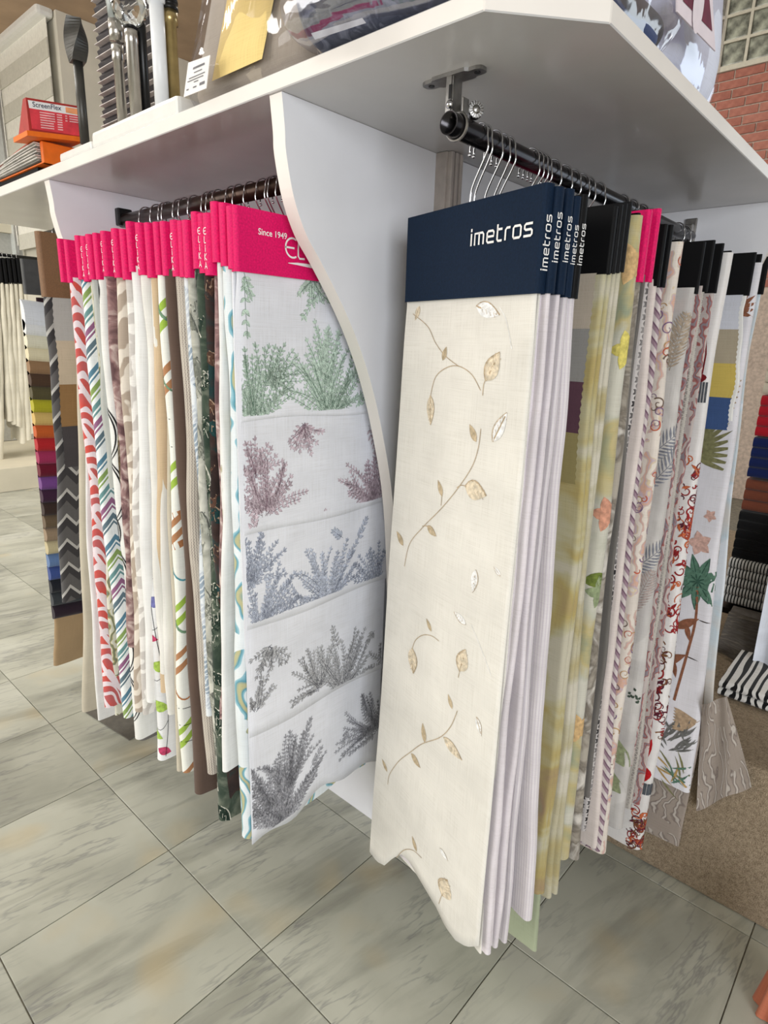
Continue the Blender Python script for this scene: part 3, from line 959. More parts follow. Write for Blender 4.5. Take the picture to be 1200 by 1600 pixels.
def green_curve_print(cl, fo):
    pr = Print(); L = cl.L
    for v0, c in [(.04, 0), (.16, 1), (.52, 3), (.63, 0), (.78, 2)]:
        pr.line([(-.02 + .06 * t, v0 * L + .05 * math.sin(2.2 * t)) for t in np.linspace(0, 1, 10)], .004 if c else .006, c)
    for v0 in (.44, .50): pr.line([(-.02 + .06 * t, v0 * L - .02 * t) for t in np.linspace(0, 1, 6)], .016, 2)
    for v0 in (.25, .3, .84, .88, .92): pr.line([(-.02 + .06 * t, v0 * L + .006 * t) for t in np.linspace(0, 1, 6)], .0014, 4)
    pr.build(cl.surf, [I_green, I_green, I_orange, I_tealink, I_ink], fo)


def loop_print(cl, fo):
    pr = Print(); L = cl.L; g = random.Random(31)
    for v0, R in [(.03, .022), (.30, .05), (.42, .06), (.50, .03), (.60, .045), (.70, .035), (.78, .05), (.90, .055)]:
        for k, o_ in enumerate((0, .007)):
            P = [(-.022 + (R * .7 + o_) * math.cos(t_), v0 * L + (R * 1.2 + o_) * math.sin(t_)) for t_ in np.linspace(-2.2 + k * .2, 1.3, 20)]
            pr.line(P, [.0012 + .0026 * math.sin(math.pi * i / 19) for i in range(20)], 0)
    pr.build(cl.surf, [I_ink], fo)


def vein_print(fill, line, seed):
    def fn(cl, fo):
        pr = Print(); L = cl.L; g = random.Random(seed)
        for k in range(int(L / .042)):
            v = .02 + k * .042; u = g.uniform(-.028, .012); a_ = g.choice((-1, 1)) * g.uniform(.5, 1.1); s_ = g.uniform(.05, .08)
            u0 = u - math.cos(a_) * s_ * .4
            pr.leaf(u0, v, a_, s_, s_ * .42, k % 2, 2, n=6)
            for t_ in (.25, .45, .65):
                cx, cy = u0 + math.cos(a_) * s_ * t_, v + math.sin(a_) * s_ * t_
                for sg in (-1, 1): pr.line([(cx, cy), (cx + math.cos(a_ + sg * .7) * s_ * .2, cy + math.sin(a_ + sg * .7) * s_ * .2)], .0009, 2)
        pr.build(cl.surf, [ink('vein_%d_a' % seed, fill[0]), ink('vein_%d_b' % seed, fill[1]), ink('vein_%d_line' % seed, line)], fo, .0007)
    return fn


def sq(px, py, X=PX): return onx(px, py, X)


# header px x, top y, bottom y, lettered, cloth, r, bottom px, label, extras, print
LEFT = [
    (92, 372, 441, 0, f_beige, (.007, .011), (128, 1113), 'sample book with magenta header and long plain beige linen beside the coral print', .028, None, []),
    (103, 374, 442, 0, f_coral, (.010, .013), (166, 1102), 'sample book with magenta header and coral curved brush strokes on pink', -.004, None, [(f_white, (150, 1124), (.004, .006), 'lining_sheet', .016)]),
    (120, 367, 437, 0, f_chev, (.009, .012), (192, 1120), 'sample book with magenta header and blue, green and purple chevron stripes on white', 0, None, []),
    (129, 368, 440, 1, f_lime, (.004, .006), (180, 1119), 'sample book with narrow magenta header and ochre scroll print on cream', .01, None, []),
    (137, 365, 437, 1, f_greysh, (.010, .013), (172, 760), 'sample book with lettered magenta header and short shiny grey sheer', .0, None, []),
    (148, 363, 437, 0, f_loop, (.009, .0145), (212, 1153), 'sample book with magenta header and black ink loops on white cotton', .0, loop_print, [(f_slate, (217, 1155), (.006, .012), 'hem_sheet', .006)]),
    (160, 360, 432, 1, f_burg, (.009, .011), (203, 1010), 'sample book with lettered magenta header and mottled burgundy velvet', .0, None, [(f_cocoa, (207, 1010), (.006, .009), 'second_sheet', .006)]),
    (177, 356, 434, 1, f_wavy, (.009, .011), (214, 1110), 'sample book with wide lettered magenta header and beige ripple weave', .0, None, []),
    (190, 357, 437, 0, f_wavy2, (.007, .009), (222, 1116), 'sample book with magenta header and pale silver ripple weave', .0, None, []),
    (200, 345, 425, 0, f_white, (.011, .014), (230, 1100), 'sample book with magenta header and thick folded white cotton', -.004, None, [(f_leafw, (246, 1186), (.006, .015), 'leaf_sheet', .006)]),
    (215, 347, 430, 1, f_white2, (.009, .011), (250, 1052), 'sample book with lettered magenta header and soft white voile', -.002, None, []),
    (229, 347, 434, 0, f_sand, (.007, .009), (252, 1085), 'sample book with magenta header and plain sand linen', .002, None, [(f_white2, (262, 1120), (.004, .008), 'second_sheet', .002)]),
    (242, 346, 430, 0, f_limest, (.010, .011), (286, 1206), 'sample book with magenta header and white cotton crossed by lime and rust bands', -.003, green_curve_print, [(f_beige, (275, 1205), (.004, .008), 'second_sheet', .01)]),
    (253, 345, 431, 0, f_brown, (.011, .0125), (308, 1240), 'sample book with magenta header and plain dark brown linen', -.002, None, []),
    (269, 343, 432, 1, f_knit, (.010, .0125), (322, 1212), 'sample book with lettered magenta header and taupe knitted relief cloth', 0, None, []),
    (280, 344, 433, 0, f_bluew, (.007, .009), (326, 1120), 'sample book with magenta header and pale blue grey leaf print', .004, None, []),
    (288, 343, 434, 0, f_gleaf, (.009, .011), (336, 1200), 'sample book with magenta header and soft grey leaf print', .002, vein_print([(172, 172, 160), (124, 126, 116)], (96, 98, 92), 41), []),
    (302, 330, 420, 0, f_dleaf, (.009, .012), (346, 1281), 'sample book with magenta header and dark green veined leaves', 0, vein_print([(88, 98, 84), (40, 54, 46)], (206, 204, 190), 42), []),
    (312, 333, 427, 1, f_dgeo, (.007, .010), (350, 1262), 'sample book with narrow lettered magenta header and dark brown and teal leaves', .004, vein_print([(34, 64, 64), (92, 66, 54)], (176, 150, 126), 43), []),
    (321, 332, 430, 1, f_burg, (.004, .008), (346, 1120), 'sample book with lettered magenta header and maroon mottled cloth beside the dark leaves', .012, None, []),
    (332, 314, 410, 0, f_white, (.004, .007), (350, 1202), 'sample book with tall magenta header and white cotton over pale scrolls', .004, None, [(f_tealb, (352, 1205), (.003, .005), 'scroll_sheet', .008)]),
    (345, 316, 416, 0, f_teal, (.013, .0175), (380, 1312), 'sample book with tall magenta header and teal damask figures on white', -.012, None, []),
    (357, 321, 420, 0, f_tealb, (.004, .005), (392, 1270), 'sample book with thin magenta header and white scroll cloth behind the toile', .03, None, []),
]
for i, (hx, ty, by, let, fb, rr_, bp, lab, inset, prn, ext) in enumerate(LEFT):
    X = PX + (.004 if i % 3 == 0 else -.003 if i % 3 == 1 else 0)
    E = sq(hx, (ty + by) / 2, X); zt = sq(hx, ty, X)[2]; zb = sq(hx, by, X)[2]
    Bp = sq(bp[0], bp[1], X + inset)
    ex = []
    for (ef, ep, er, nm, ei) in ext:
        ex.append((ef, ((ei, .006, 0), sq(ep[0], ep[1], X + ei + .004)), er, nm))
    sample('L', lab, 'fabric sample', GL_, E, zt, zb, M_pink, .0205 if let else .017, .395, fb, Bp, rr_, yaw=rng.uniform(-.05, .05),
           letter='ELIKA' if let else None, seed=i * 3, top_inset=.004 + max(0, inset), prints=prn, extra=ex)
    if 'thick folded white cotton' in lab:
        pass

# leaf-printed sheet of the white book
for o in list(bpy.data.objects):
    if o.name.startswith('leaf_sheet'):
        i = 9; X = PX + .004
        E = sq(200, 385, X); zb = sq(200, 425, X)[2]
        T = np.array([E[0], E[1], zb + .012]) - SIDE['L']['a'] * .004 + np.array([.006, .006, 0])
        cl = Cloth(T, sq(246, 1186, X + .010), SIDE['L']['a'], SIDE['L']['n'], .395, .006, .015, 77, .0035, None, .004)
        V, UVs = [], []
        q_ = .015 * math.pi / 2
        us = sorted([-.3, -.12, -.05] + list(np.linspace(-q_ - .008, q_ + .008, 13)) + [.05, .09, .14, .2, .3]); nu = len(us)
        for a_ in range(45):
            for u in us: V.append(cl.surf(u, cl.L * a_ / 44)); UVs.append((u, cl.L * a_ / 44))
        Fc = [[a_ * nu + j, a_ * nu + j + 1, (a_ + 1) * nu + j + 1, (a_ + 1) * nu + j] for a_ in range(44) for j in range(nu - 1)]
        par = o.parent; bpy.data.objects.remove(o)
        nf_ = obj('leaf_sheet', V, Fc, f_leafw, par, uv=UVs, smooth=True)
        leaf_print(cl, nf_)
        break

# the front magenta book: toile sheets in five colourways
aL, nL = yawed('L', 0.0)
E = sq(363, 372); zt = sq(363, 320)[2]; zb = sq(365, 424)[2]
E = np.array([E[0], E[1], 0])
root = thing('fabric_sample', (XL, E[1], ZL), 'front magenta sample book showing bush toile sheets in green, mauve, blue and grey', 'fabric sample', GL_)
hd = header('header', E, aL, nL, .425, .020, zt, zb, M_pink, root)
hook((XL, E[1]), aL, zt, ZL, .0165, root)
fl0 = Flat(E, aL, nL, .415, .0108, 1, 0.0)


def at_face(x, y, lift=.0008):
    d, z = fl0.px(x, y); return fl0.surf(d, z, lift)


type_text('Since 1949', at_face(403, 366), -aL, UPV, .0142, 'lettering', hd, M_letter, .012)
letters('ELIKA', at_face(446, 401), -aL, UPV, .032, 'lettering', hd, .10, track=.12)
pa, pb = at_face(450, 411), at_face(484, 416)
mb = MB(); ln = np.linspace(0, .17, 9)
V, Fc = ribbon([(x, .0008 * math.sin(x * 60)) for x in ln], [.001, .004, .0055, .006, .0055, .005, .005, .004, .002])
mb.add([pa - aL * v[0] + UPV * v[1] for v in V], Fc); mb.build('lettering', M_letter, hd)
hems = [661, 838, 985, 1154, 1316]
tints = [((196, 214, 200), (104, 130, 112)), ((212, 196, 204), (122, 96, 108)), ((196, 202, 216), (96, 102, 124)), ((196, 196, 198), (88, 88, 94)), ((190, 190, 196), (84, 84, 92))]
bx = [372, 378, 385, 389, 400]
f_toile = F_('white_toile_cotton', (233, 234, 240), seed=6)
motifs = [
    [('bush', 398, 655, .085, 2.6, 16, 1.75), ('bush', 415, 600, .060, 1.2, 7, .55), ('bush', 515, 655, .105, 1.9, 22, 1.57), ('bush', 512, 600, .075, .9, 8, 1.57), ('sprig', 497, 455, .055, -2.2), ('bush', 487, 436, .032, 2.6, 7, -1.57), ('sprig', 378, 425, .035, -1.2), ('sprig', 378, 430, .09, -1.5), ('sprig', 552, 650, .05, .9)],
    [('bush', 415, 800, .075, 2.7, 15, 1.57), ('bush', 400, 745, .045, 2.2, 7, 1.57), ('bush', 580, 790, .085, 2.0, 17, 1.7), ('bush', 475, 664, .040, 2.2, 9, -1.57), ('sprig', 575, 664, .06, -1.2), ('sprig', 495, 815, .03, .5), ('sprig', 392, 835, .05, 1.3)],
    [('bush', 388, 915, .060, 2.6, 12, 1.57), ('bush', 510, 945, .075, 2.6, 17, 1.75), ('bush', 590, 915, .06, 2.2, 12, 2.4), ('bush', 405, 975, .06, 2.3, 11, .8), ('sprig', 540, 880, .05, .95), ('sprig', 556, 845, .05, 1.0), ('sprig', 535, 840, .03, 2.5)],
    [('bush', 535, 1075, .075, 2.6, 18, 1.3), ('bush', 500, 1075, .055, 2.4, 11, 1.9), ('sprig', 530, 1015, .06, 1.9), ('bush', 398, 1110, .035, 2.0, 6, 1.57), ('sprig', 585, 985, .03, -2.4), ('bush', 420, 1010, .035, 2.4, 7, -1.57), ('bush', 598, 1040, .04, 2.0, 8, 1.57)],
    [('bush', 440, 1290, .105, 1.9, 24, 1.57), ('bush', 425, 1265, .06, 2.0, 14, 1.57), ('bush', 455, 1225, .07, 1.5, 12, 1.57), ('bush', 585, 1140, .07, 2.6, 16, 2.3), ('sprig', 485, 1200, .045, .8), ('sprig', 470, 1160, .05, 1.0), ('sprig', 545, 1140, .03, -2.1)],
]
rg = random.Random(11)
for k in range(5):
    fl = Flat(E, aL, nL, .405, .0085 - .0024 * k, 20, .0016)
    fl.tuck = zb
    zh = onplane(bx[k], hems[k], fl.E + fl.n * fl.off, fl.n)[2]
    ztop = zb + .02
    amp = .004 if k < 4 else .012
    so = fl.build('sheet', f_toile, root, ztop, lambda d, zh=zh, amp=amp, k=k: zh + amp * math.sin(d * 17 + k) - amp * math.sin(k) + (.010 if k == 4 else 0) * math.sin(d * 40), 26, 36)
    pr = Print()
    zlo, zhi = zh + .004, (ztop if k == 0 else None)
    for mo in motifs[k]:
        d, z = fl.px(mo[1], mo[2])
        # sheet coordinates: d grows to the right of the picture
        if mo[0] == 'bush': bush(pr, d, z, mo[3] * (1.25 if k < 2 else 1.6), rg, mo[6], int(mo[5] * 1.6), .0130, (0, 1), mo[4])
        else: sprig(pr, d, z, mo[4], mo[3], rg, 5, .017, (0, 1))
    # keep the print inside its own sheet
    if k > 0:
        ztopvis = onplane(bx[k - 1], hems[k - 1], fl.E + fl.n * fl.off, fl.n)[2] + .02
    else:
        ztopvis = zb + .01
    keep = [i for i, f in enumerate(pr.F) if all(.002 < pr.V[j][0] < .402 and zlo + .006 < pr.V[j][1] < ztopvis for j in f)]
    pr.F = [pr.F[i] for i in keep]; pr.I = [pr.I[i] for i in keep]
    pr.build(fl.surf, [ink('toile_%d' % k, tints[k][0]), ink('toile_line_%d' % k, tints[k][1])], so, .0006)
# its folded back thickness at the aisle edge
cl = Cloth(np.array([E[0] + .004, E[1] + .004, zb + .01]), sq(397, 1306, PX + .006), aL, nL, .40, .003, .004, 91, .0006, flutter=0.0)
cl.T[1] += .006; cl.B[1] += .014
cl.build('fabric', f_toile, root, front=.38)

# ------------------------------------------------------------------ right rod: navy and black books
GR_ = 'navy and black headed fabric sample books on the gunmetal rod'
f_cream = F_('cream_slub_voile', (233, 229, 220), seed=8)
f_lilac = F_('lilac_white_voile', (230, 222, 226), seed=2)
f_crink = F_('crinkled_white_voile', (226, 220, 222), 'bars', [(206, 198, 204)], scale=1.6)
f_olive = F_('olive_grey_linen', (132, 126, 108))
f_yel = F_('yellow_green_watercolour', (190, 184, 164), 'water', [(182, 176, 142), (170, 152, 88), (150, 122, 92), (128, 136, 104)])
f_yel2 = F_('cream_yellow_watercolour', (198, 192, 176), 'water', [(184, 178, 154), (168, 154, 104), (160, 160, 134)], seed=4)
f_grn = F_('sage_cream_watercolour', (200, 197, 184), 'water', [(186, 186, 170), (184, 168, 112), (136, 146, 120), (172, 140, 108)], seed=7)
f_green = F_('pale_green_sheer', (168, 176, 148))
f_gbr = F_('grey_brown_stone_print', (170, 162, 150), 'mottle', [(120, 112, 102), (206, 200, 192)], scale=.6)
f_bw = F_('black_white_basket_weave', (198, 192, 190), 'knit', [(24, 22, 26)], scale=.32)
f_pinkc = F_('pale_pink_cream_linen', (224, 212, 206), seed=3)
f_plum = F_('plum_chevron_weave', (204, 194, 192), 'zigzag', [(112, 84, 102), (150, 126, 138)], scale=3.2)
f_paisley = F_('multicolour_paisley', (226, 216, 206), 'damask', [(210, 192, 164), (188, 172, 184), (206, 168, 150)], scale=1.1, seed=2)
f_fern = F_('grey_fern_cotton', (208, 204, 200), 'water', [(196, 192, 188), (186, 182, 180), (206, 188, 182)], seed=1)
f_dot = F_('taupe_dot_weave', (190, 184, 176), 'knit', [(140, 134, 130)], scale=.5)
f_redor = F_('red_ornate_strip', (196, 184, 180), 'damask', [(170, 120, 114), (150, 84, 84), (140, 130, 136)], scale=1.3)
f_swirlw = F_('white_satin', (232, 228, 226), rough=.5)
f_trop = F_('white_tropical_cotton', (228, 226, 232), seed=9)
f_tpais = F_('taupe_paisley', (164, 152, 142), 'damask', [(146, 134, 126), (124, 112, 106), (190, 182, 174)], scale=.9, seed=6)
f_bluel = F_('pale_blue_print', (222, 228, 236), 'water', [(196, 212, 222), (212, 204, 196), (176, 196, 208)])

EY = .436


def rq(px, py, Y=EY): return ony(px, py, Y)


# the front navy book with its vine-embroidered voile
pR = np.array([.820, .445, 0]); pL = np.array([.905, .757, 0])
aF = (pR - pL) / np.linalg.norm(pR - pL); nF = np.cross(aF, UPV); nF = nF if nF[0] < 0 else -nF
zt, zb = onx(862, 286, .82)[2], onx(847, 459, .82)[2]
cR = np.array([.8612, YR, 0])
root = thing('fabric_sample', (cR[0], YR, ZR), 'front navy sample book with cream voile embroidered with beige leafy vines', 'fabric sample', GR_)
hd = header('header', pR, aF, nF, .3235, .020, zt, zb, M_navy, root)
hook(cR, aF, zt, ZR, RR, root)
flh = Flat(pR, aF, nF, .32, .0108, 2, 0.0)


def at_h(x, y, lift=.0008):
    d, z = flh.px(x, y); return flh.surf(d, z, lift)


q0, q1 = at_h(735, 384), at_h(832, 371)
wlen = np.linalg.norm((q1 - q0)[:2]); tot = sum(GL[ch][0] + .16 for ch in 'imetros') - .16
letters('imetros', q0, aF, UPV, wlen / tot, 'lettering', hd, .15)
rt = np.cross(-aF, UPV)
letters('imetros', pR + aF * .0008 + rt * .0042 + UPV * (zb + .030), UPV, -rt, .0118, 'lettering', hd, .16)
fl = Flat(pR, aF, nF, .318, .0075, 5, .0016)
hp = [fl.px(x, y) for x, y in [(748, 1478), (742, 1496), (728, 1490), (712, 1468), (698, 1436), (686, 1414), (672, 1390), (655, 1362), (640, 1348), (618, 1344), (598, 1348), (586, 1342), (579, 1332)]]
hp = sorted(hp); hd_, hz_ = [p[0] for p in hp], [p[1] for p in hp]
fl.off = .0095; fl.tuck = zb
so = fl.build('sheet', f_cream, root, zb + .02, lambda d: float(np.interp(d, np.linspace(.0, .318, len(hz_)), hz_)), 30, 44,
              edge=lambda d, z: (hd_[0] * (1 - d / .318) + (hd_[-1] - .318) * (d / .318)) * max(0, (zb - z) / (zb - .15)))
pr = Print()


def vine(pts, w=.0014, mi=0):
    P = smooth_curve([fl.px(*p) for p in pts], 6); pr.line(P, w, mi)


def vleaf(b, t, wid, mi=1):
    (x0, y0), (x1, y1) = fl.px(*b), fl.px(*t); a_ = math.atan2(y1 - y0, x1 - x0); L = math.hypot(x1 - x0, y1 - y0)
    pr.leaf(x0, y0, a_, L, L * wid, mi, 0, n=7)
    if L > .03:
        for tt in (.25, .42, .58, .74):
            for sg in (-1, 1):
                cx, cy = x0 + math.cos(a_) * L * tt, y0 + math.sin(a_) * L * tt
                pr.line([(cx, cy), (cx + math.cos(a_ + sg * .8) * L * wid * .36, cy + math.sin(a_ + sg * .8) * L * wid * .36)], .0009, 0)


vine([(645, 490), (668, 510), (680, 535), (696, 556), (717, 572)])
vine([(672, 620), (680, 590), (697, 575), (717, 572), (738, 585), (752, 610)])
vine([(755, 618), (757, 600), (762, 590)]); vine([(752, 670), (748, 700), (738, 730), (715, 765), (690, 795), (660, 825), (640, 850), (632, 885)])
vine([(715, 762), (722, 758), (730, 760)]); vine([(660, 822), (668, 822), (674, 826)]); vine([(690, 790), (691, 780), (691, 772)])
vleaf((692, 563), (698, 542), .5, 2); vleaf((672, 618), (672, 664), .42); vleaf((760, 595), (782, 551), .6); vleaf((745, 690), (735, 663), .42, 2)
vleaf((728, 760), (760, 775), .62); vleaf((692, 775), (685, 750), .4, 2); vleaf((668, 822), (683, 838), .45, 2); vleaf((630, 852), (620, 830), .45, 2)
vine([(644, 1014), (650, 1000), (662, 992), (676, 993), (688, 1001)]); vleaf((644, 1013), (645, 1052), .6); vleaf((676, 986), (668, 966), .4, 2)
vine([(718, 1058), (721, 1044), (724, 1036)]); vleaf((720, 1048), (730, 1015), .6)
vine([(716, 1110), (705, 1135), (688, 1152), (660, 1162), (640, 1176), (622, 1190), (608, 1210), (605, 1226)]); vleaf((708, 1107), (702, 1084), .4, 2)
vleaf((664, 1160), (661, 1130), .4, 2); vleaf((694, 1152), (722, 1188), .4); vleaf((642, 1178), (657, 1200), .45, 2); vleaf((604, 1206), (596, 1186), .4, 2)
vine([(620, 1340), (632, 1328), (646, 1328), (660, 1340)]); vleaf((652, 1330), (645, 1306), .42, 2); vine([(686, 1412), (690, 1400), (694, 1394)]); vleaf((692, 1400), (700, 1376), .8)
vleaf((655, 478), (648, 500), .5)
for (b, t) in [((770, 690), (792, 645)), ((745, 478), (782, 492)), ((730, 975), (712, 955)), ((745, 1120), (752, 1150)), ((688, 1325), (700, 1345)), ((745, 890), (740, 925)), ((782, 900), (772, 885))]: vleaf(b, t, .4, 3)
vine([(782, 480), (792, 500), (800, 545)], .001, 3); vine([(738, 975), (752, 1010), (768, 1055)], .001, 3)
pr.build(fl.surf, [ink('vine_stem', (186, 166, 138)), ink('vine_leaf', (222, 208, 184)), ink('vine_bud', (196, 178, 148)), ink('silk_leaf', (250, 249, 246))], so, .0007)
# folded layers behind the front sheet
for k in range(3):
    T = pR - aF * (.007 + .002 * k) - nF * (.0035 + .0030 * k) + UPV * (zb + .01)
    Bp = onplane(752 + 8 * k, 1486 - 4 * k, fl.E - nF * (.010 + .006 * k), nF)
    cl = Cloth(T, Bp, aF, nF, .31, .0015, .0025, 60 + k, .0008, hem=.006, flutter=.0006)
    cl.build('layer_sheet', f_lilac if k else f_cream, root, front=.29)

# head px x, top, bottom, header mat, lettered, t, cloth, r, bottom px, dX, label, face W, print, extras, yaw


def swatches(cols, v0, dv, wid=.05, inset=.003, side=1):
    """pinked colour chips pinned to the camera side of the cloth"""
    def fn(cl, fo):
        for k, c in enumerate(cols):
            va = v0 + k * dv; V, Fc, U = [], [], []
            rows = 14
            for i in range(rows + 1):
                v = va + dv * 1.02 * i / rows; zig = .0022 if i % 2 else 0.0
                p0 = cl.surf(cl.r1 * 1.57 + inset + zig, v, .0022 + .0004 * k); p1 = cl.surf(cl.r1 * 1.57 + inset + wid, v, .0022 + .0004 * k)
                V += [p0, p1]; U += [(0, v), (wid, v)]
            Fc = [[2 * i, 2 * i + 1, 2 * i + 3, 2 * i + 2] for i in range(rows)]
            obj('swatch', V, Fc, fabric('swatch_%d_%d_%d' % c, c), fo, uv=U)
    return fn


def fern_print(cl, fo):
    pr = Print(); L = cl.L; g = random.Random(3)
    for (v, u, a_, Lf, mi) in [(.16, .075, -2.0, .17, 1), (.30, .085, -2.35, .15, 0), (.33, .05, -2.2, .16, 0), (.50, .08, -2.3, .15, 0), (.56, .05, -1.9, .12, 2), (.13, .03, -1.7, .12, 1)]:
        pts = [(u + math.cos(a_) * Lf * t, v * L + math.sin(a_) * Lf * t) for t in np.linspace(0, 1, 17)]
        pr.line(pts, .0012, mi)
        for i in range(1, 16):
            s = .034 * math.sin(math.pi * (i + 3) / 20)
            for sg in (-1, 1): pr.leaf(pts[i][0], pts[i][1], a_ + sg * .85, s, .0042, mi, None, n=4)
    for (v, u, n_) in [(.80, .03, 12), (.86, .045, 12)]:       # palm strokes lower down
        for k in range(n_): pr.leaf(u + .02, v * L + k * .006, 2.2 + .06 * k, .06, .006, 3, None, n=4, bend=.2)
    for k in range(10): pr.leaf(.01 + g.uniform(0, .03), (.70 + .02 * g.random()) * L, g.uniform(0, 6), .009, .006, 4, None, n=4)
    pr.build(cl.surf, [ink('fern_grey', (134, 136, 146)), ink('fern_tan', (176, 160, 142)), ink('fern_rose', (180, 164, 158)), ink('palm_sage', (150, 158, 122)), ink('berry', (70, 82, 72))], fo)


def scroll(pr, u, v, R, turns, mi, w, sg=1, a0=0.0):
    P = [(u + sg * R * (1 - t * .85) * math.cos(a0 + turns * 6.28 * t), v + R * (1 - t * .85) * math.sin(a0 + turns * 6.28 * t)) for t in np.linspace(0, 1, 26)]
    pr.line(P, [w * (1 - .6 * i / 25) for i in range(26)], mi)


def swirl_print(cl, fo):
    pr = Print(); L = cl.L; g = random.Random(9)
    for (va, vb, n_, ch) in [(.30, .60, 85, (1, 0, 2, 0, 1, 1)), (.62, .79, 34, (3, 3, 2, 1)), (.92, .995, 44, (1, 2, 3, 0))]:
        for _ in range(n_):
            v = g.uniform(va, vb) * L; u = g.uniform(-.012, .042); c = g.choice(ch)
            scroll(pr, u, v, g.uniform(.006, .017), g.uniform(.6, 1.5), c, g.uniform(.0022, .0048), g.choice((-1, 1)), g.uniform(0, 6))
            if g.random() < .35: pr.leaf(u, v, g.uniform(0, 6), .02, .007, c, None, n=4)
    pr.build(cl.surf, [ink('swirl_orange', (196, 104, 66)), ink('swirl_red', (150, 44, 46)), ink('swirl_plum', (92, 40, 52)), ink('swirl_ochre', (122, 84, 56))], fo)
    p2 = Print(); p2.line([(.030, .115 * L), (.022, .15 * L), (.024, .18 * L)], .003, 0); p2.leaf(.024, .18 * L, 1.57, .02, .02, 0, None)
    for k in range(4): p2.line([(.012 + .006 * k, .193 * L), (.012 + .006 * k, .225 * L)], .0042, 1)
    p2.leaf(.026, .775 * L, 1.5, .07, .012, 2, None); p2.leaf(.026, .83 * L, 1.57, .045, .03, 2, None)
    for k in range(5): p2.line([(.004 + .008 * k, .862 * L), (.004 + .008 * k, .885 * L)], .0068, 1)
    p2.build(cl.surf, [ink('brush_maroon', (120, 30, 36)), ink('brush_steel', (84, 88, 94)), ink('brush_red', (178, 28, 34))], fo, .0011)


def tropical_print(cl, fo):
    pr = Print(); L = cl.L; g = random.Random(4)
    for k in range(5): pr.leaf(.05, .085 * L, 2.4 + k * .35, .05, .014, 0, None, bend=.3)        # brown curl near the head
    for a_ in (.2, 1.3, 2.6, 3.8, 5.1): pr.leaf(.055, .17 * L, a_, .03, .007, 0, None)             # star
    for k in range(7): pr.leaf(.07, .225 * L + k * .008, 2.9 - k * .1, .075, .008, 1, None, bend=.2)
    for k in range(9): pr.leaf(.10, .36 * L + .004 * k, math.pi + .9 - k * .17, .10, .013, 2, None, bend=.15)   # olive leaf
    for a_ in np.linspace(0, 6.28, 6)[:-1]: pr.leaf(.05, .555 * L, a_, .030, .022, 3, None)        # hibiscus
    for a_ in np.linspace(.3, 6.58, 6)[:-1]: pr.leaf(.035, .50 * L, a_, .016, .011, 3, None)
    for a_ in np.linspace(.2, 6.4, 10)[:-1]: pr.leaf(.045, .625 * L, a_, .062, .022, 4, 5)        # green palm head
    pr.line(smooth_curve([(.045, .63 * L), (.040, .69 * L), (.050, .75 * L), (.066, .83 * L)], 5), .006, 0)
    for (u, v, s) in [(.055, .70, 1), (.075, .765, -1)]:                                             # two birds
        pr.leaf(u + .030, v * L + .018, math.pi + .55, .062, .019, 0, None, n=7)
        pr.leaf(u + .028, v * L + .016, .75, .035, .008, 6, None); pr.leaf(u - .02, v * L - .012, math.pi - .1, .032, .0024, 6, None)
        pr.leaf(u + .005, v * L + .004, 1.9, .035, .013, 0, None)
    for k in range(8): pr.leaf(.065, .84 * L + .006 * k, 2.7 + .1 * k, .06, .012, 1, None, bend=.25)
    for k in range(26): pr.leaf(.03 + .06 * g.random(), (.88 + .05 * g.random()) * L, g.uniform(3.6, 5.6), .045, .006, 7, None, n=4)
    for k in range(16): pr.leaf(.02 + .07 * g.random(), (.955 + .04 * g.random()) * L, g.uniform(2.2, 5.6), .06, .0055, (2, 4, 8)[k % 3], None, n=4, bend=.2)
    pr.build(cl.surf, [ink('bird_brown', (140, 92, 70)), ink('flower_tan', (176, 152, 126)), ink('palm_olive', (126, 124, 88)), ink('hibiscus', (206, 168, 156)), ink('palm_green', (88, 122, 104)), ink('palm_dark', (54, 84, 72)), ink('bird_dark', (62, 50, 46)), ink('palm_grey', (108, 108, 106)), ink('grass_ochre', (176, 146, 92))], fo)


def flower_print(cl, fo):
    pr = Print(); L = cl.L
    for (v, u, c) in [(.06, .01, 0), (.17, .0, 1), (.40, .005, 2), (.52, -.004, 3), (.75, .01, 0)]:
        for a_ in np.linspace(0, 6.28, 6)[:-1]: pr.leaf(u, v * L, a_, .034, .022, c, None)
    pr.leaf(-.01, .495 * L, .3, .05, .028, 4, None, n=7)
    pr.build(cl.surf, [ink('petal_peach', (206, 172, 124)), ink('petal_yellow', (214, 200, 110)), ink('petal_rose', (206, 150, 126)), ink('leaf_sage', (146, 158, 122)), ink('leaf_olive', (108, 122, 58))], fo, .0008)


def scrolls_small(cl, fo):
    pr = Print(); L = cl.L; g = random.Random(21)
    for _ in range(46):
        scroll(pr, g.uniform(-.012, .03), g.uniform(.02, .95) * L, g.uniform(.006, .014), g.uniform(.6, 1.3), g.choice((0, 1, 2, 3)), g.uniform(.0014, .003), g.choice((-1, 1)), g.uniform(0, 6))
    pr.build(cl.surf, [ink('scroll_ochre', (186, 146, 96)), ink('scroll_violet', (132, 106, 140)), ink('scroll_red', (190, 96, 72)), ink('scroll_brown', (110, 92, 80))], fo)


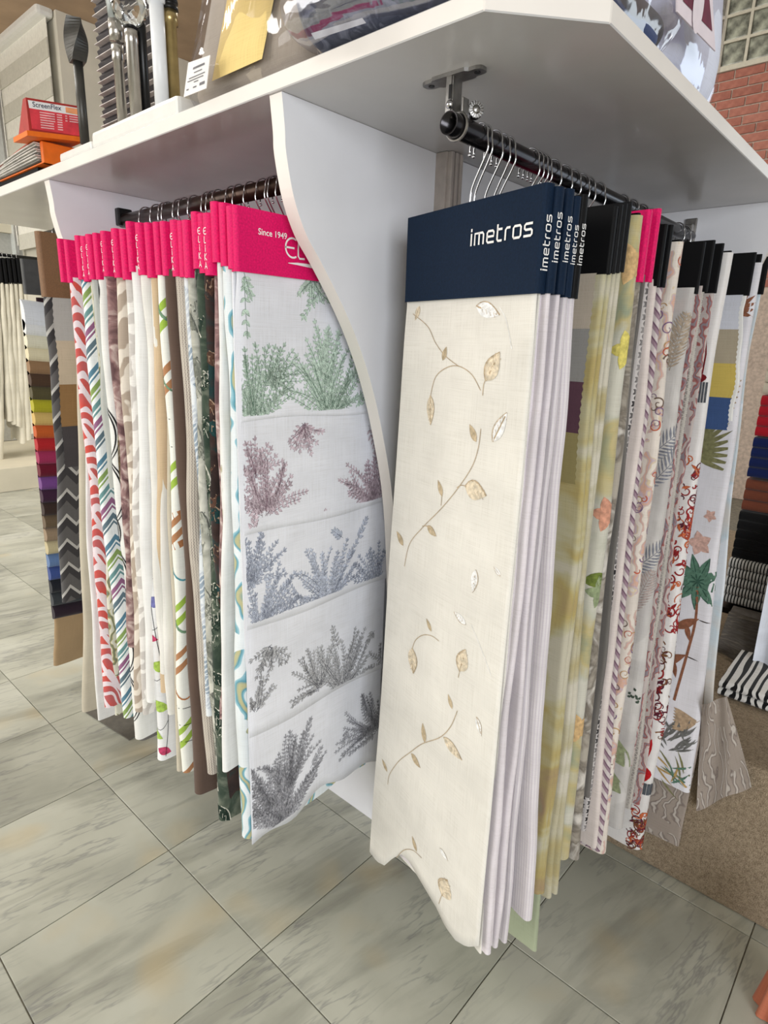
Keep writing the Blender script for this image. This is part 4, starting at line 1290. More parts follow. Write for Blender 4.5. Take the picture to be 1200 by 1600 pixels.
RIGHT = [
    (871, 288, 460, M_navy, 1, .017, f_lilac, (.004, .007), (764, 1492), .0, 'navy sample book with white lettered spine and lilac white voile behind the vine book', None, [], .245),
    (887, 291, 462, M_navy, 1, .016, f_lilac, (.004, .006), (778, 1480), .0, 'second lettered navy sample book with lilac white voile, between navy neighbours', None, [], .235),
    (898, 303, 466, M_navy, 1, .014, f_crink, (.004, .006), (790, 1474), .0, 'thin navy sample book with a ladder-striped white voile', None, [], .225),
    (909, 300, 468, M_black, 1, .015, f_crink, (.008, .011), (828, 1436), .0, 'black sample book with white lettered spine and crinkled white voile', None, [], .20),
    (959, 319, 430, M_black, 0, .013, f_yel, (.005, .008), (846, 1400), -.02, 'black sample book with tan and grey pinked swatches over pale green sheer', swatches([(188, 176, 160), (150, 148, 144), (92, 62, 74), (150, 138, 92)], .01, .085, .06), [(f_green, (838, 1488), (.003, .006), 'green_sheer', .004)], .07),
    (967, 316, 429, M_black, 0, .012, f_yel, (.005, .008), (852, 1395), -.03, 'black sample book with yellow and green watercolour blooms', None, [], .06),
    (974, 314, 428, M_black, 0, .012, f_yel2, (.004, .006), (862, 1405), -.03, 'black sample book with cream yellow watercolour cloth', None, [], .06),
    (981, 312, 427, M_black, 0, .012, f_yel2, (.005, .007), (868, 1398), -.04, 'black sample book with orange and teal pinked swatches', swatches([(206, 204, 192), (120, 140, 146), (196, 84, 48), (168, 62, 36)], .05, .09, .05), [], .05),
    (995, 330, 425, M_black, 0, .010, f_grn, (.012, .015), (888, 1345), -.03, 'wide sage and cream watercolour floral sample rising over its black header', flower_print, [], .05),
    (1012, 324, 443, M_pink, 0, .016, f_gbr, (.008, .011), (902, 1338), -.03, 'magenta sample book with grey brown stone print among black books', None, [], .04),
    (1026, 322, 443, M_pink, 0, .013, f_bw, (.005, .007), (916, 1300), -.02, 'magenta sample book with black and white basket weave among black books', None, [(f_slate, (922, 1250), (.003, .005), 'second_sheet', .004)], .04),
    (1037, 347, 449, M_black, 0, .011, f_pinkc, (.006, .008), (930, 1322), -.03, 'black sample book with plain pale pink cream linen', None, [], .04),
    (1046, 348, 451, M_black, 0, .011, f_plum, (.005, .006), (938, 1330), -.05, 'black sample book with plum chevron weave', None, [], .04),
    (1060, 372, 452, M_black, 0, .010, f_paisley, (.010, .012), (946, 1334), -.09, 'cream sample with many-coloured scrolls rising over its black header', scrolls_small, [], .03),
    (1097, 375, 461, M_black, 0, .011, f_fern, (.012, .016), (972, 1296), 1.352, 'black sample book with grey and tan fern fronds on white', fern_print, [], .0),
    (1112, 372, 458, M_black, 0, .011, f_dot, (.005, .007), (988, 1262), 1.380, 'black sample book with taupe dotted weave beside the fern print', None, [(f_redor, (990, 1200), (.003, .005), 'second_sheet', .004)], .0),
    (1126, 377, 460, M_black, 0, .010, f_redor, (.004, .005), (998, 1255), 1.393, 'black sample book with narrow red ornate cloth', None, [], .0),
    (1138, 389, 462, M_black, 0, .010, f_swirlw, (.011, .015), (1004, 1326), 1.420, 'white satin sample with red and orange scrollwork bands and printed paintbrushes', swirl_print, [], .0),
    (1177, 391, 464, M_black, 0, .011, f_white, (.002, .003), (1146, 660), -.07, 'short black sample book of white, tan, yellow and blue swatches', swatches([(214, 216, 226), (176, 164, 142), (206, 182, 96), (62, 86, 132)], .01, .082, .075, .004), [], .0),
    (1186, 394, 462, M_black, 0, .011, f_trop, (.010, .013), (1078, 1238), 1.442, 'white sample printed with tropical leaves, flowers and brown birds', tropical_print, [(f_tpais, (1062, 1326), (.003, .004), 'paisley_sheet', .012)], .0),
    (1198, 398, 462, M_black, 0, .011, f_bluel, (.003, .004), (1110, 1160), 1.466, 'black sample book with pale blue leaf print at the end panel', None, [], .0),
]
for i, (hx, ty, by, hm, let, t, fb, rr_, bp, dX, lab, prn, ext, yaw) in enumerate(RIGHT):
    Y = EY - .037 * max(0, (hx - 900) / 300)
    E = rq(hx, (ty + by) / 2, Y); zt = rq(hx, ty, Y)[2]; zb = rq(hx, by, Y)[2]
    Xb = dX if dX > 1 else E[0] + dX
    Bp = onx(bp[0], bp[1], Xb)
    ztop = None
    if 'rising over' in lab or 'white satin' in lab or 'tropical leaves' in lab: ztop = zt - .004
    if fb is f_trop: ztop = zt - .02
    ex = []
    for (ef, ep, er, nm, ei) in ext:
        ex.append((ef, ((ei if nm in ('paisley_sheet', 'green_sheer') else -ei, ei, 0), onx(ep[0], ep[1], Xb + (.016 if nm in ('paisley_sheet', 'green_sheer') else -.012))), er, nm))
    sample('R', lab, 'fabric sample', GR_, E, zt if ztop is None else zt, zb, hm, t, .315 if i < 4 else .33, fb, Bp, rr_, yaw=yaw, letter='imetros' if let else None, seed=200 + i * 5,
           prints=prn, extra=ex, top_inset=(-.004 if ztop else .005), ztop=ztop, wob=.0028, reach=.82 if dX > 1 else 1.0)

# ------------------------------------------------------------------ books beyond the far curved panel
f_zig = F_('charcoal_zigzag_weave', (92, 90, 90), 'zigzag', [(178, 176, 172), (60, 58, 60)])
Eb = onx(60, 412, .700); zt = onx(58, 360, .700)[2]; zb = onx(62, 464, .700)[2]
rc_ = (XL - .02, Eb[1], 0)
sample('L', 'brown-headed sample book with charcoal zigzag weave beyond the curved panel', 'fabric sample', 'sample books beyond the far curved panel', Eb, zt, zb, M_brown, .028, .33, f_zig, onx(98, 940, .70), (.011, .013), yaw=.04, seed=400, rodc=rc_,
       prints=swatches([(188, 186, 182), (206, 190, 166), (150, 116, 76), (74, 70, 72)], .004, .125, .10, .002))
# colour-card book: stacked folded swatches
Xs = .735
Eg = onx(40, 432, Xs)
root = thing('fabric_sample', (XL - .02, Eg[1] + .02, ZL), 'colour-card sample book of rolled plain swatches from white through red to black', 'fabric sample', 'sample books beyond the far curved panel')
header('header', Eg + np.array([-.01, 0, 0]), SIDE['L']['a'], SIDE['L']['n'], .26, .018, onx(40, 404, Xs)[2], onx(40, 460, Xs)[2], mat('charcoal_card', (72, 72, 72), .6), root)
hook((XL - .02, Eg[1] + .02), SIDE['L']['a'], onx(40, 404, Xs)[2], ZL, .0145, root)
cols = [(236, 238, 242), (238, 238, 236), (236, 230, 204), (234, 222, 186), (156, 122, 88), (84, 62, 46), (92, 84, 56), (186, 178, 44), (220, 186, 112), (206, 98, 44), (190, 40, 44), (170, 52, 92), (112, 24, 44), (124, 74, 142), (66, 36, 60), (62, 46, 40), (112, 94, 72), (160, 138, 112), (206, 192, 152), (106, 134, 178), (66, 86, 148), (34, 36, 44), (58, 62, 66), (44, 32, 42)]
for k, c in enumerate(cols):
    px_ = 37 + 2.05 * k; py_ = 492 if k == 0 else 512 + 20.3 * (k - 1)
    hgt = .088 if k == 0 else .050
    p = onx(px_, py_, Xs)
    V, Fc, U = [], [], []
    for j, (dx, top) in enumerate([(0, 1), (.24, 1)]):
        for i in range(13):
            an = math.pi * (.5 - i / 12.0)                       # half-round nose towards the camera side
            V.append(p + np.array([dx, -.030 * math.cos(an) + .02, hgt / 2 * math.sin(an) * 1.08]) + np.array([0, 0, -.02 * j])); U.append((dx, .05 * i / 12))
    Fc = [[i, i + 1, 13 + i + 1, 13 + i] for i in range(12)] + [list(range(13))[::-1], list(range(13, 26))]
    obj('swatch', V, Fc, fabric('card_%d' % k, c), root, uv=U, smooth=False)
cl = Cloth(onx(84, 955, Xs) + np.array([.005, .012, 0]), onx(84, 1040, Xs), SIDE['L']['a'], SIDE['L']['n'], .3, .010, .012, 430, .001)
cl.build('backing_sheet', f_tan, root, 14, front=.24)
cl = Cloth(onx(40, 462, Xs) + np.array([.05, .06, 0]), onx(84, 960, Xs) + np.array([.05, .06, 0]), SIDE['L']['a'], SIDE['L']['n'], .3, .006, .006, 431, .001)
cl.build('backing_sheet', fabric('aubergine_backing', (52, 34, 40)), root, 30, front=.24)
# slate base sheet sticking out under the left rod
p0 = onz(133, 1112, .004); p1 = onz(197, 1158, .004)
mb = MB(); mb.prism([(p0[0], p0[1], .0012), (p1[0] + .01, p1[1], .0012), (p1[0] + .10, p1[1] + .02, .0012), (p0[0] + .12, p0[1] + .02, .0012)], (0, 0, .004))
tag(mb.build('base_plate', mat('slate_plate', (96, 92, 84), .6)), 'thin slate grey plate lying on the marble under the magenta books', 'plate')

# ------------------------------------------------------------------ far window display on the left
M_crm = mat('cream_platform', (222, 214, 192), rough=0.6, var=0.02, nscale=4)
tag(box_obj('display_platform', (-1.2, YB, 0.0005), (XB - .002, 9.29, .20), M_crm, None, .004), 'low cream display platform below the hanging cream curtains', 'platform')
Yc = 6.35
zr_ = ony(10, 399, Yc)[2]
x0, x1 = ony(-60, 399, Yc)[0], XB - .02
mb = MB(); mb.lathe((x0, Yc, zr_), (1, 0, 0), [(.014, 0), (.014, x1 - x0)], 12)
rod = tag(mb.build('curtain_rail', M_dark, None, True), 'black curtain rail carrying cream curtain lengths above the platform', 'curtain rail')
f_curt = F_('cream_curtain', (232, 226, 208), seed=12)
for k in range(9):
    px_ = -14 + 7.2 * k; bot = [735, 728, 724, 655, 660, 668, 690, 685, 680][k]; top = 442 if k > 1 else 420
    T = ony(px_ - (4 if k > 1 else 0), top, Yc - .16); Bt = ony(px_ + (2 if k < 3 else 9), bot, Yc - .16)
    rt_ = thing('curtain_sample', (T[0], Yc, zr_), ['long cream curtain length at the outer end of the black rail', 'cream curtain length with a black clip header on the black rail'][1 if k > 2 else 0], 'curtain', 'long cream curtain lengths' if k <= 2 else 'cream curtain lengths on the black rail')
    header('header', T + np.array([0, .0, 0]), SIDE['R']['a'], SIDE['R']['n'], .30, .028, ony(px_, 404, Yc - .16)[2], ony(px_, top + 2, Yc - .16)[2], M_black if k > 2 else mat('cream_card', (214, 206, 176), .7), rt_)
    cl = Cloth(T, Bt, SIDE['R']['a'], SIDE['R']['n'], .3, .014, .026, 500 + k, .006, hem=.02)
    cl.build('fabric', f_curt, rt_, 24, front=.28)
    hook((T[0], Yc), SIDE['R']['a'], ony(px_, 404, Yc - .16)[2], zr_, .014, rt_)
zb1, zb2 = ony(0, 362, 7.2)[2], ony(0, 342, 7.2)[2]
tag(box_obj('trim_2', (-1.2, 7.2, zb1), (XB - .002, 7.32, zb2), M_crm), kind='structure')
tag(box_obj('trim_3', (-1.2, 7.25, .205), (XB - .002, 7.31, zb1 - .002), mat('pale_grey_panel', (178, 178, 172), .7, var=.02)), kind='structure')

# striped day-and-night blind on the left face of the cream partition
Ya, Yb_ = YB + .03, onx(6, 80, XB)[1]
zc = onx(86, 24, XB)[2]
root = thing('roller_blind', (XB, (Ya + Yb_) / 2, zc - 1.5), 'white banded roller blind with rounded cassette on the cream partition', 'blind')
mb = MB(); mb.box((XB - .13, Ya, zc - .02), (XB - .002, Yb_ + 1.0, zc + .12), .03); mb.build('cassette', mat('white_gloss_metal', (232, 231, 226), .3, var=.01), root)
M_b1, M_b2 = mat('opaque_white_band', (236, 233, 222), .7, var=.02), mat('sheer_grey_band', (206, 203, 190), .7, var=.02)
for k in range(12):
    z1 = zc - .02 - k * .135
    box_obj('slat', (XB - .060 - (.006 if k % 2 else 0), Ya + .02, z1 - .133), (XB - .056, Yb_, z1), M_b1 if k % 2 == 0 else M_b2, root)
mb = MB(); mb.box((XB - .075, Yb_ + .01, zc - 1.7), (XB - .045, Yb_ + .07, zc - .02), .004); mb.build('guide_rail', mat('grey_aluminium', (170, 170, 168), .4, .5), root)
mb = MB(); mb.tube([(XB - .08, Yb_ - .03, zc - .05), (XB - .08, Yb_ - .02, zc - 1.6)], .005, 6); mb.build('cord', mat('white_cord', (230, 228, 220), .6), root)
tag(box_obj('trim_4', (XB - .02, Yb_ + .12, zc - 1.9), (XB - .001, 9.2, zc - .03), mat('frosted_pane', (206, 210, 208), .25, var=.02)), kind='structure')

# ------------------------------------------------------------------ goods on the long shelf
root = thing('sample_stand', (.78, 1.42, ZT), 'white stepped plastic stand holding curtain poles on the shelf', 'stand')
M_wp = mat('white_plastic', (228, 226, 220), .35, var=.01)
MB().box((.690, 1.515, ZT + .0005), (.86, 1.69, ZT + .020), .006).build('low_step', M_wp, root)
MB().box((.690, 1.15, ZT + .0005), (.88, 1.512, ZT + .034), .008).build('high_step', M_wp, root)
ZP = ZT + .0345


def stand_pt(px, py, z=ZP): return onz(px, py, z)


GP = 'curtain poles on the white stand'
M_ant = mat('anthracite_metal', (74, 72, 68), .4, .6, var=.05); M_gold = mat('antique_gold_metal', (170, 150, 104), .28, .9, var=.05); M_sil = mat('satin_silver', (186, 182, 176), .25, .95, var=.03)
M_glass = NT('clear_cut_glass'); M_glass.b.inputs['Transmission Weight'].default_value = 1.0; M_glass.b.inputs['Roughness'].default_value = .02; M_glass.b.inputs['IOR'].default_value = 1.45
M_glass.put(M_glass.b, 'Base Color', M_glass.ramp(M_glass.n('ShaderNodeTexNoise', {'Scale': 9.0}).outputs[0], [(.3, (236, 240, 238)), (.7, (250, 252, 250))])); M_glass = M_glass.m


def pole_at(px, py, Xoff, lab, name='curtain_pole'):
    p = onx(px, py, Xoff); p = np.array([p[0], p[1], ZP])
    return p, thing(name, p, lab, 'curtain pole', GP)


def hz(p, py, px=None):
    """height above the stand at which the vertical through p meets picture row py"""
    best = min(np.linspace(ZP, ZP + .9, 600), key=lambda z: abs(_row(p[0], p[1], z) - py)); return best - p[2]


def _row(x, y, z):
    c = C @ (np.array([x, y, z]) - CAM); return 800 + F * c[1] / c[2]


p, r_ = pole_at(131, 203, .72, 'anthracite curtain pole with a twisted square finial')
h1, h2 = hz(p, 98), hz(p, 30)
MB().lathe(p, (0, 0, 1), [(.0105, 0), (.0105, h1)], 14).build('pole', M_ant, r_, True)
mb = MB(); V, Fc = [], []
for i in range(15):
    t = i / 14; an = .6 + 1.3 * t; R = .021 + .004 * math.sin(math.pi * t)
    for k in range(4): V.append(p + np.array([R * math.cos(an + k * math.pi / 2), R * math.sin(an + k * math.pi / 2), h1 + (h2 - h1) * t]))
Fc = [[i * 4 + k, i * 4 + (k + 1) % 4, i * 4 + 4 + (k + 1) % 4, i * 4 + 4 + k] for i in range(14) for k in range(4)] + [[3, 2, 1, 0], [56, 57, 58, 59]]
mb.add(V, Fc).build('finial', M_ant, r_)
p, r_ = pole_at(191, 179, .725, 'slim silver curtain pole with frosted trumpet finial')
h1, h2, h3, h4 = hz(p, 97), hz(p, 72), hz(p, 66), hz(p, 32)
MB().lathe(p, (0, 0, 1), [(.0105, 0), (.0105, h1), (.0125, h1 + .001), (.0125, h2), (.011, h2 + .001)], 16).build('pole', M_sil, r_, True)
MB().lathe(p, (0, 0, 1), [(.0145, h3), (.0150, h4)], 16).build('collar', M_sil, r_, True)
MB().lathe(p, (0, 0, 1), [(.013, h4 + .001), (.016, h4 + .03), (.026, h4 + .08), (.036, h4 + .11)], 18).build('finial', mat('frosted_glass', (200, 206, 202), .25, trans=.6), r_, True)
p, r_ = pole_at(213, 174, .735, 'silver curtain pole with a cut glass ball finial')
h1, h2 = hz(p, 70), hz(p, 46)
MB().lathe(p, (0, 0, 1), [(.0125, 0), (.0125, h1), (.0135, h1 + .001), (.0135, h2 - .004), (.010, h2)], 18).build('pole', M_sil, r_, True)
bm = bmesh.new(); bmesh.ops.create_icosphere(bm, subdivisions=2, radius=.036)
bm.verts.index_update(); V = [np.array(v.co) + p + np.array([0, 0, h2 + .038]) for v in bm.verts]; Fc = [[v.index for v in f.verts] for f in bm.faces]; bm.free()
obj('finial', V, Fc, M_glass, r_)
MB().lathe(p, (0, 0, 1), [(.010, h2), (.014, h2 + .003), (.009, h2 + .006)], 14).build('collar', M_dark, r_, True)
p, r_ = pole_at(229, 174, .76, 'thin black curtain pole behind the silver pole')
MB().lathe(p, (0, 0, 1), [(.0095, 0), (.0095, hz(p, 40)), (.007, hz(p, 30))], 14).build('pole', M_dark, r_, True)
p, r_ = pole_at(254, 172, .715, 'plain white curtain pole with a ringed cap')
h1 = hz(p, 6)
MB().lathe(p, (0, 0, 1), [(.0135, 0), (.0135, h1)], 18).build('pole', mat('white_lacquer', (228, 230, 232), .35, var=.01), r_, True)
MB().lathe(p, (0, 0, 1), [(.0165, h1), (.0170, h1 + .02), (.012, h1 + .03)], 18).build('cap', mat('white_lacquer', (228, 230, 232)), r_, True)
p, r_ = pole_at(273, 171, .740, 'antique gold curtain pole with black ringed collar')
h1, h2, h3 = hz(p, 40), hz(p, 18), hz(p, 2)
MB().lathe(p, (0, 0, 1), [(.0118, 0), (.0118, h1), (.0150, h1 + .001), (.0150, h2)], 18).build('pole', M_gold, r_, True)
MB().lathe(p, (0, 0, 1), [(.0165, h2 + .001), (.0165, h2 + .006), (.014, h2 + .007), (.014, h2 + .012), (.0165, h2 + .013), (.0165, h3), (.012, h3 + .02)], 18).build('collar', M_dark, r_, True)
# pleated dark blind sample standing behind the poles
pa = onx(163, 193, .88); zb_ = ZT + .001
root = thing('pleated_blind', (.88, pa[1] - .1, ZT), 'dark grey pleated blind sample standing behind the curtain poles', 'blind')
V, Fc, I = [], [], []
npl = 22; hgt = .52
for i in range(2 * npl + 1):
    f_ = i / (2 * npl); z = zb_ + hgt * (f_ ** 1.5); dy = .008 if i % 2 else -.008
    V += [(.88 + dy, pa[1] + dy, z), (.90 + dy, pa[1] - .30, z)]
Fc = [[2 * i, 2 * i + 1, 2 * i + 3, 2 * i + 2] for i in range(2 * npl)]
mb = MB(); mb.add(V, Fc); mb.build('pleats', mat('charcoal_pleat', (84, 80, 82), .8), root)
mb = MB()
for i in range(1, 2 * npl, 2):
    z = V[2 * i][2]; mb.box((.8685, pa[1] - .29, z - .0009), (.884, pa[1] - .004, z + .0009))
mb.build('pleat_tape', mat('pale_tape', (206, 200, 196), .8), root)

# beige fabric in a clear bag, leaning
root = thing('bagged_fabric', (.74, .97, ZT), 'folded beige fabric with a painted yellow reflection in a clear plastic bag with white price label', 'fabric bag')
f_bagb = F_('beige_wool', (186, 174, 158), seed=3); f_yell = F_('yellow_reflection_tint', (238, 210, 138), seed=2)


def slab(name, m, parent, Y0, Y1, xb, xt, z0, z1, th, bulge=.012, ny=16, nz=14, seed=0, lean=0.0, pw=12):
    g = random.Random(seed); ph = [g.uniform(0, 6.28) for _ in range(4)]; V, U = [], []
    def pt(i, j, s):
        u = i / ny; v = j / nz; e = (1 - abs(2 * u - 1) ** pw) * (1 - abs(2 * v - 1) ** pw)
        x = xb + (xt - xb) * v + s * th / 2 * e ** .5 + (bulge * .3 * math.sin(9 * u + ph[0]) * math.sin(7 * v + ph[1])) * e
        return (x, Y0 + (Y1 - Y0) * u + lean * v, z0 + (z1 - z0) * v)
    for s in (-1, 1):
        for j in range(nz + 1):
            for i in range(ny + 1): V.append(pt(i, j, s)); U.append((i / ny * (Y1 - Y0), j / nz * (z1 - z0)))
    n = ny + 1; K = n * (nz + 1); Fc = []
    for s in (0, K):
        for j in range(nz):
            for i in range(ny):
                f = [s + j * n + i, s + j * n + i + 1, s + (j + 1) * n + i + 1, s + (j + 1) * n + i]; Fc.append(f if s else f[::-1])
    return obj(name, V, Fc, m, parent, uv=U, smooth=True)


slab('folded_fabric', f_bagb, root, .800, 1.140, .742, .80, ZT + .001, ZT + .36, .085, seed=4, lean=-.05)
yp = [onx(x, y, .700) for x, y in ((366, 142), (442, 118), (440, 2), (350, 2), (318, 110))]
slab('yellow_reflection', f_yell, root, .900, 1.040, .692, .750, ZT + .030, ZT + .34, .010, seed=9, lean=-.05)  # yellow sheet imitates a warm lamp's reflection on the bag
slab('plastic_bag', plastic(), root, .790, 1.150, .742, .80, ZT + .0005, ZT + .38, .115, .05, seed=14, lean=-.05)
for k in range(4):
    slab('fabric_fold', f_bagb if k % 2 == 0 else f_slate, root, .770 + .011 * k, .785 + .011 * k, .735 + .01 * k, .79, ZT + .001, ZT + .25, .08, seed=30 + k, ny=6)
lp = [onx(x, y, .668) for x, y in ((287, 152), (322, 138), (328, 86), (294, 98))]
lab_ = obj('label', lp + [q_ + np.array([.0012, 0, 0]) for q_ in lp], [[0, 1, 2, 3], [7, 6, 5, 4], [0, 4, 5, 1], [1, 5, 6, 2], [2, 6, 7, 3], [3, 7, 4, 0]], mat('white_paper', (236, 234, 232), .8, var=.01), root)
mb = MB(); ex_, ey_ = lp[1] - lp[0], lp[3] - lp[0]
for (u0, u1, v, w) in [(.28, .78, .72, .06), (.35, .7, .60, .03), (.15, .85, .48, .03), (.1, .8, .40, .03), (.4, .6, .32, .03), (.1, .2, .16, .04), (.4, .55, .16, .04), (.68, .9, .16, .08)]:
    a_ = lp[0] + ex_ * u0 + ey_ * v - np.array([.0006, 0, 0]); b_ = lp[0] + ex_ * u1 + ey_ * v - np.array([.0006, 0, 0])
    mb.add([a_, b_, b_ + ey_ * w, a_ + ey_ * w], [[0, 1, 2, 3]])
tag(mb.build('label_print', mat('grey_print', (120, 118, 122), .8), lab_), kind='stuff')


def roll(root, name, m, c0, c1, r, seed, wr=.12, sag=.0):
    """rolled cloth with a spiral end and soft creases"""
    g = random.Random(seed); c0, c1 = np.array(c0), np.array(c1); ax = c1 - c0; Ln = np.linalg.norm(ax); ax /= Ln
    N = np.cross(ax, UPV); N /= np.linalg.norm(N); ph = [g.uniform(0, 6.28) for _ in range(5)]; V, U = [], []
    nl, ns = 24, 28
    for i in range(nl + 1):
        t = i / nl; e = min(1, 8 * t + .35, 8 * (1 - t) + .35) ** .5
        for j in range(ns):
            a_ = 2 * math.pi * j / ns; R = r * e * (1 + wr * .5 * math.sin(3 * a_ + ph[0] + 2 * t) + wr * .3 * math.sin(9 * t + 2 * a_ + ph[1]))
            V.append(c0 + ax * Ln * t + N * R * math.cos(a_) * 1.1 + UPV * R * math.sin(a_) * .92); U.append((a_ * r, Ln * t))
    Fc = [[i * ns + j, i * ns + (j + 1) % ns, (i + 1) * ns + (j + 1) % ns, (i + 1) * ns + j] for i in range(nl) for j in range(ns)] + [list(range(ns))[::-1], [nl * ns + j for j in range(ns)]]
    return obj(name, V, Fc, m, root, uv=U, smooth=True)


f_navyw = F_('navy_grey_wool', (74, 78, 96), 'mottle', [(60, 64, 82), (104, 108, 126)], scale=1.6); f_greyw = F_('slate_wool', (66, 64, 74)); f_bluew2 = F_('blue_edge_wool', (62, 76, 116)); f_violet = F_('violet_lining', (92, 66, 92))
root = thing('bagged_fabric_roll', (.74, .62, ZT), 'navy grey rolled fabrics in clear plastic lying along the shelf edge', 'fabric roll')
roll(root, 'fabric_roll', f_navyw, (.700, .785, ZT + .054), (.712, .50, ZT + .054), .052, 2)
roll(root, 'fabric_roll', f_navyw, (.685, .830, ZT + .128), (.712, .50, ZT + .140), .046, 5)
roll(root, 'inner_layer', f_violet, (.700, .778, ZT + .040), (.710, .50, ZT + .040), .026, 8)
roll(root, 'plastic_wrap', plastic(), (.698, .81, ZT + .062), (.712, .48, ZT + .062), .060, 11, .18)
roll(root, 'plastic_wrap', plastic(), (.683, .85, ZT + .132), (.712, .48, ZT + .144), .052, 15, .18)
lp = [onx(x, y, .640) for x, y in ((492, 62), (572, 36), (566, 28), (486, 52))]
obj('label', lp, [[0, 1, 2, 3]], mat('smoky_label', (150, 150, 158), .5), root)
root = thing('bagged_fabric_roll', (.92, .44, ZT), 'slate rolled fabric in glossy plastic beside the clear bedding bag', 'fabric roll')
roll(root, 'fabric_roll', f_greyw, (.77, .432, ZT + .040), (1.02, .432, ZT + .040), .036, 21)
roll(root, 'inner_layer', f_bluew2, (.77, .424, ZT + .026), (1.005, .424, ZT + .026), .026, 22)
roll(root, 'fabric_roll', f_greyw, (.77, .445, ZT + .105), (1.00, .445, ZT + .110), .034, 23)
roll(root, 'plastic_wrap', plastic('wrinkled_plastic_wrap', (250, 246, 240), .2), (.75, .434, ZT + .044), (1.045, .430, ZT + .046), .046, 24, .2)
root = thing('bedding_bag', (1.22, .50, ZT), 'pale blue bedding in a clear bag with a maroon and white card', 'bedding bag')
f_pblue = F_('pale_blue_bedding', (224, 228, 244), seed=5)


def bslab(name, m, X0, X1, yb, yt, z0, z1, th, seed, bul=.02):
    o = slab('tmp', m, None, 0, X1 - X0, 0, yt - yb, z0, z1, th, bul, seed=seed, pw=5)
    V = [(X0 + v.co.y + o.location.y, yb + v.co.x + o.location.x, v.co.z + o.location.z) for v in o.data.vertices]; Fc = [list(p_.vertices) for p_ in o.data.polygons]
    U = [(x - X0, z - z0) for x, y, z in V]; bpy.data.objects.remove(o)
    return obj(name, V, Fc, m, root, uv=U, smooth=True)


bslab('bedding', f_pblue, 1.05, 1.365, .465, .50, ZT + .001, ZT + .44, .135, 3)
bslab('plastic_bag', plastic(), 1.040, 1.375, .468, .50, ZT + .0005, ZT + .46, .150, 8, .02)
Yk = .374
card = [ony(x, y, Yk) for x, y in ((1058, -30), (1058, 18), (1118, 80), (1112, -30))]
cd = obj('card', card + [q_ + np.array([0, .002, 0]) for q_ in card], [[0, 1, 2, 3], [7, 6, 5, 4], [0, 4, 5, 1], [1, 5, 6, 2], [2, 6, 7, 3], [3, 7, 4, 0]], mat('white_card', (232, 220, 226), .5, var=.01), root)
mr = [ony(x, y, Yk - .0008) for x, y in ((1066, -30), (1068, 2), (1113, 49), (1106, -30))]
mo_ = obj('maroon_panel', mr, [[0, 1, 2, 3]], mat('maroon_print', (112, 34, 62), .5), cd)
c_ = ony(1092, 6, Yk - .0016); ov = [c_ + np.array([.022 * math.cos(t_), 0, .036 * math.sin(t_)]) for t_ in np.linspace(0, 6.28, 25)[:-1]]
obj('white_oval', ov, [list(range(24))], mat('white_card', (232, 220, 226)), cd)

# orange binder, red sample box, black folder
root = thing('sample_binder', (.76, 1.93, ZT), 'orange binder full of pages lying open-edged on the shelf', 'binder')
MB().box((.686, 1.775, ZT + .0135), (.84, 1.79, ZT + .062), .002).box((.686, 1.775, ZT + .0135), (.84, 2.10, ZT + .0165), .001).build('cover', mat('orange_card', (238, 112, 14), .5, var=.03), root)
M_pg = mat('grey_page', (196, 192, 184), .8); M_pg2 = mat('dark_page', (120, 116, 110), .8)
for k in range(9):
    V, Fc = [], []
    for i in range(9):
        t = i / 8; y = 1.792 + t * .42; z = ZT + .020 + k * .0046 - .03 * t ** 2 * (k / 9) - .006 * t
        z = max(z, ZT + .018 + k * .0012)
        for x in (.682 - .004 * (k % 3), .83):
            V += [(x, y, z), (x, y, z + .0030)]
    for i in range(8):
        b_ = i * 4
        Fc += [[b_, b_ + 1, b_ + 5, b_ + 4], [b_ + 1, b_ + 3, b_ + 7, b_ + 5], [b_ + 3, b_ + 2, b_ + 6, b_ + 7], [b_ + 2, b_, b_ + 4, b_ + 6]]
    Fc += [[0, 2, 3, 1], [32, 33, 35, 34]]
    obj('page', V, Fc, M_pg if k % 3 else M_pg2, root)
V = []
for i in range(9):
    t = i / 8; y = 1.79 + t * .44; z = ZT + .064 - .045 * t ** 1.4
    V += [(.676, y, z), (.84, y, z), (.84, y, z + .003), (.676, y, z + .003)]
Fc = [[4 * i + k, 4 * i + (k + 1) % 4, 4 * i + 4 + (k + 1) % 4, 4 * i + 4 + k] for i in range(8) for k in range(4)] + [[3, 2, 1, 0], [32, 33, 34, 35]]
obj('top_cover', V, Fc, mat('rust_card', (170, 66, 34), .5), root)
Ys = 1.758
q4 = [ony(x, y, Ys) for x, y in ((46, 206), (127, 215), (124, 166), (40, 152))]
root = thing('sample_box', (q4[0] + q4[1]) / 2, 'red tent-shaped blind sample box with white title strip and orange base', 'sample box')
dz = np.array([0, .075, 0])
bk0, bk1 = q4[0] + dz, q4[1] + dz
obj('box', q4 + [bk0, bk1, q4[2] + dz * .25, q4[3] + dz * .25], [[0, 1, 2, 3], [4, 7, 6, 5], [0, 3, 7, 4], [1, 5, 6, 2], [3, 2, 6, 7], [0, 4, 5, 1]], mat('red_card', (170, 44, 38), .5, var=.03), root)


def onq(u, v, l=.001): return q4[0] * (1 - u) * (1 - v) + q4[1] * u * (1 - v) + q4[2] * u * v + q4[3] * (1 - u) * v - np.array([0, l, 0])


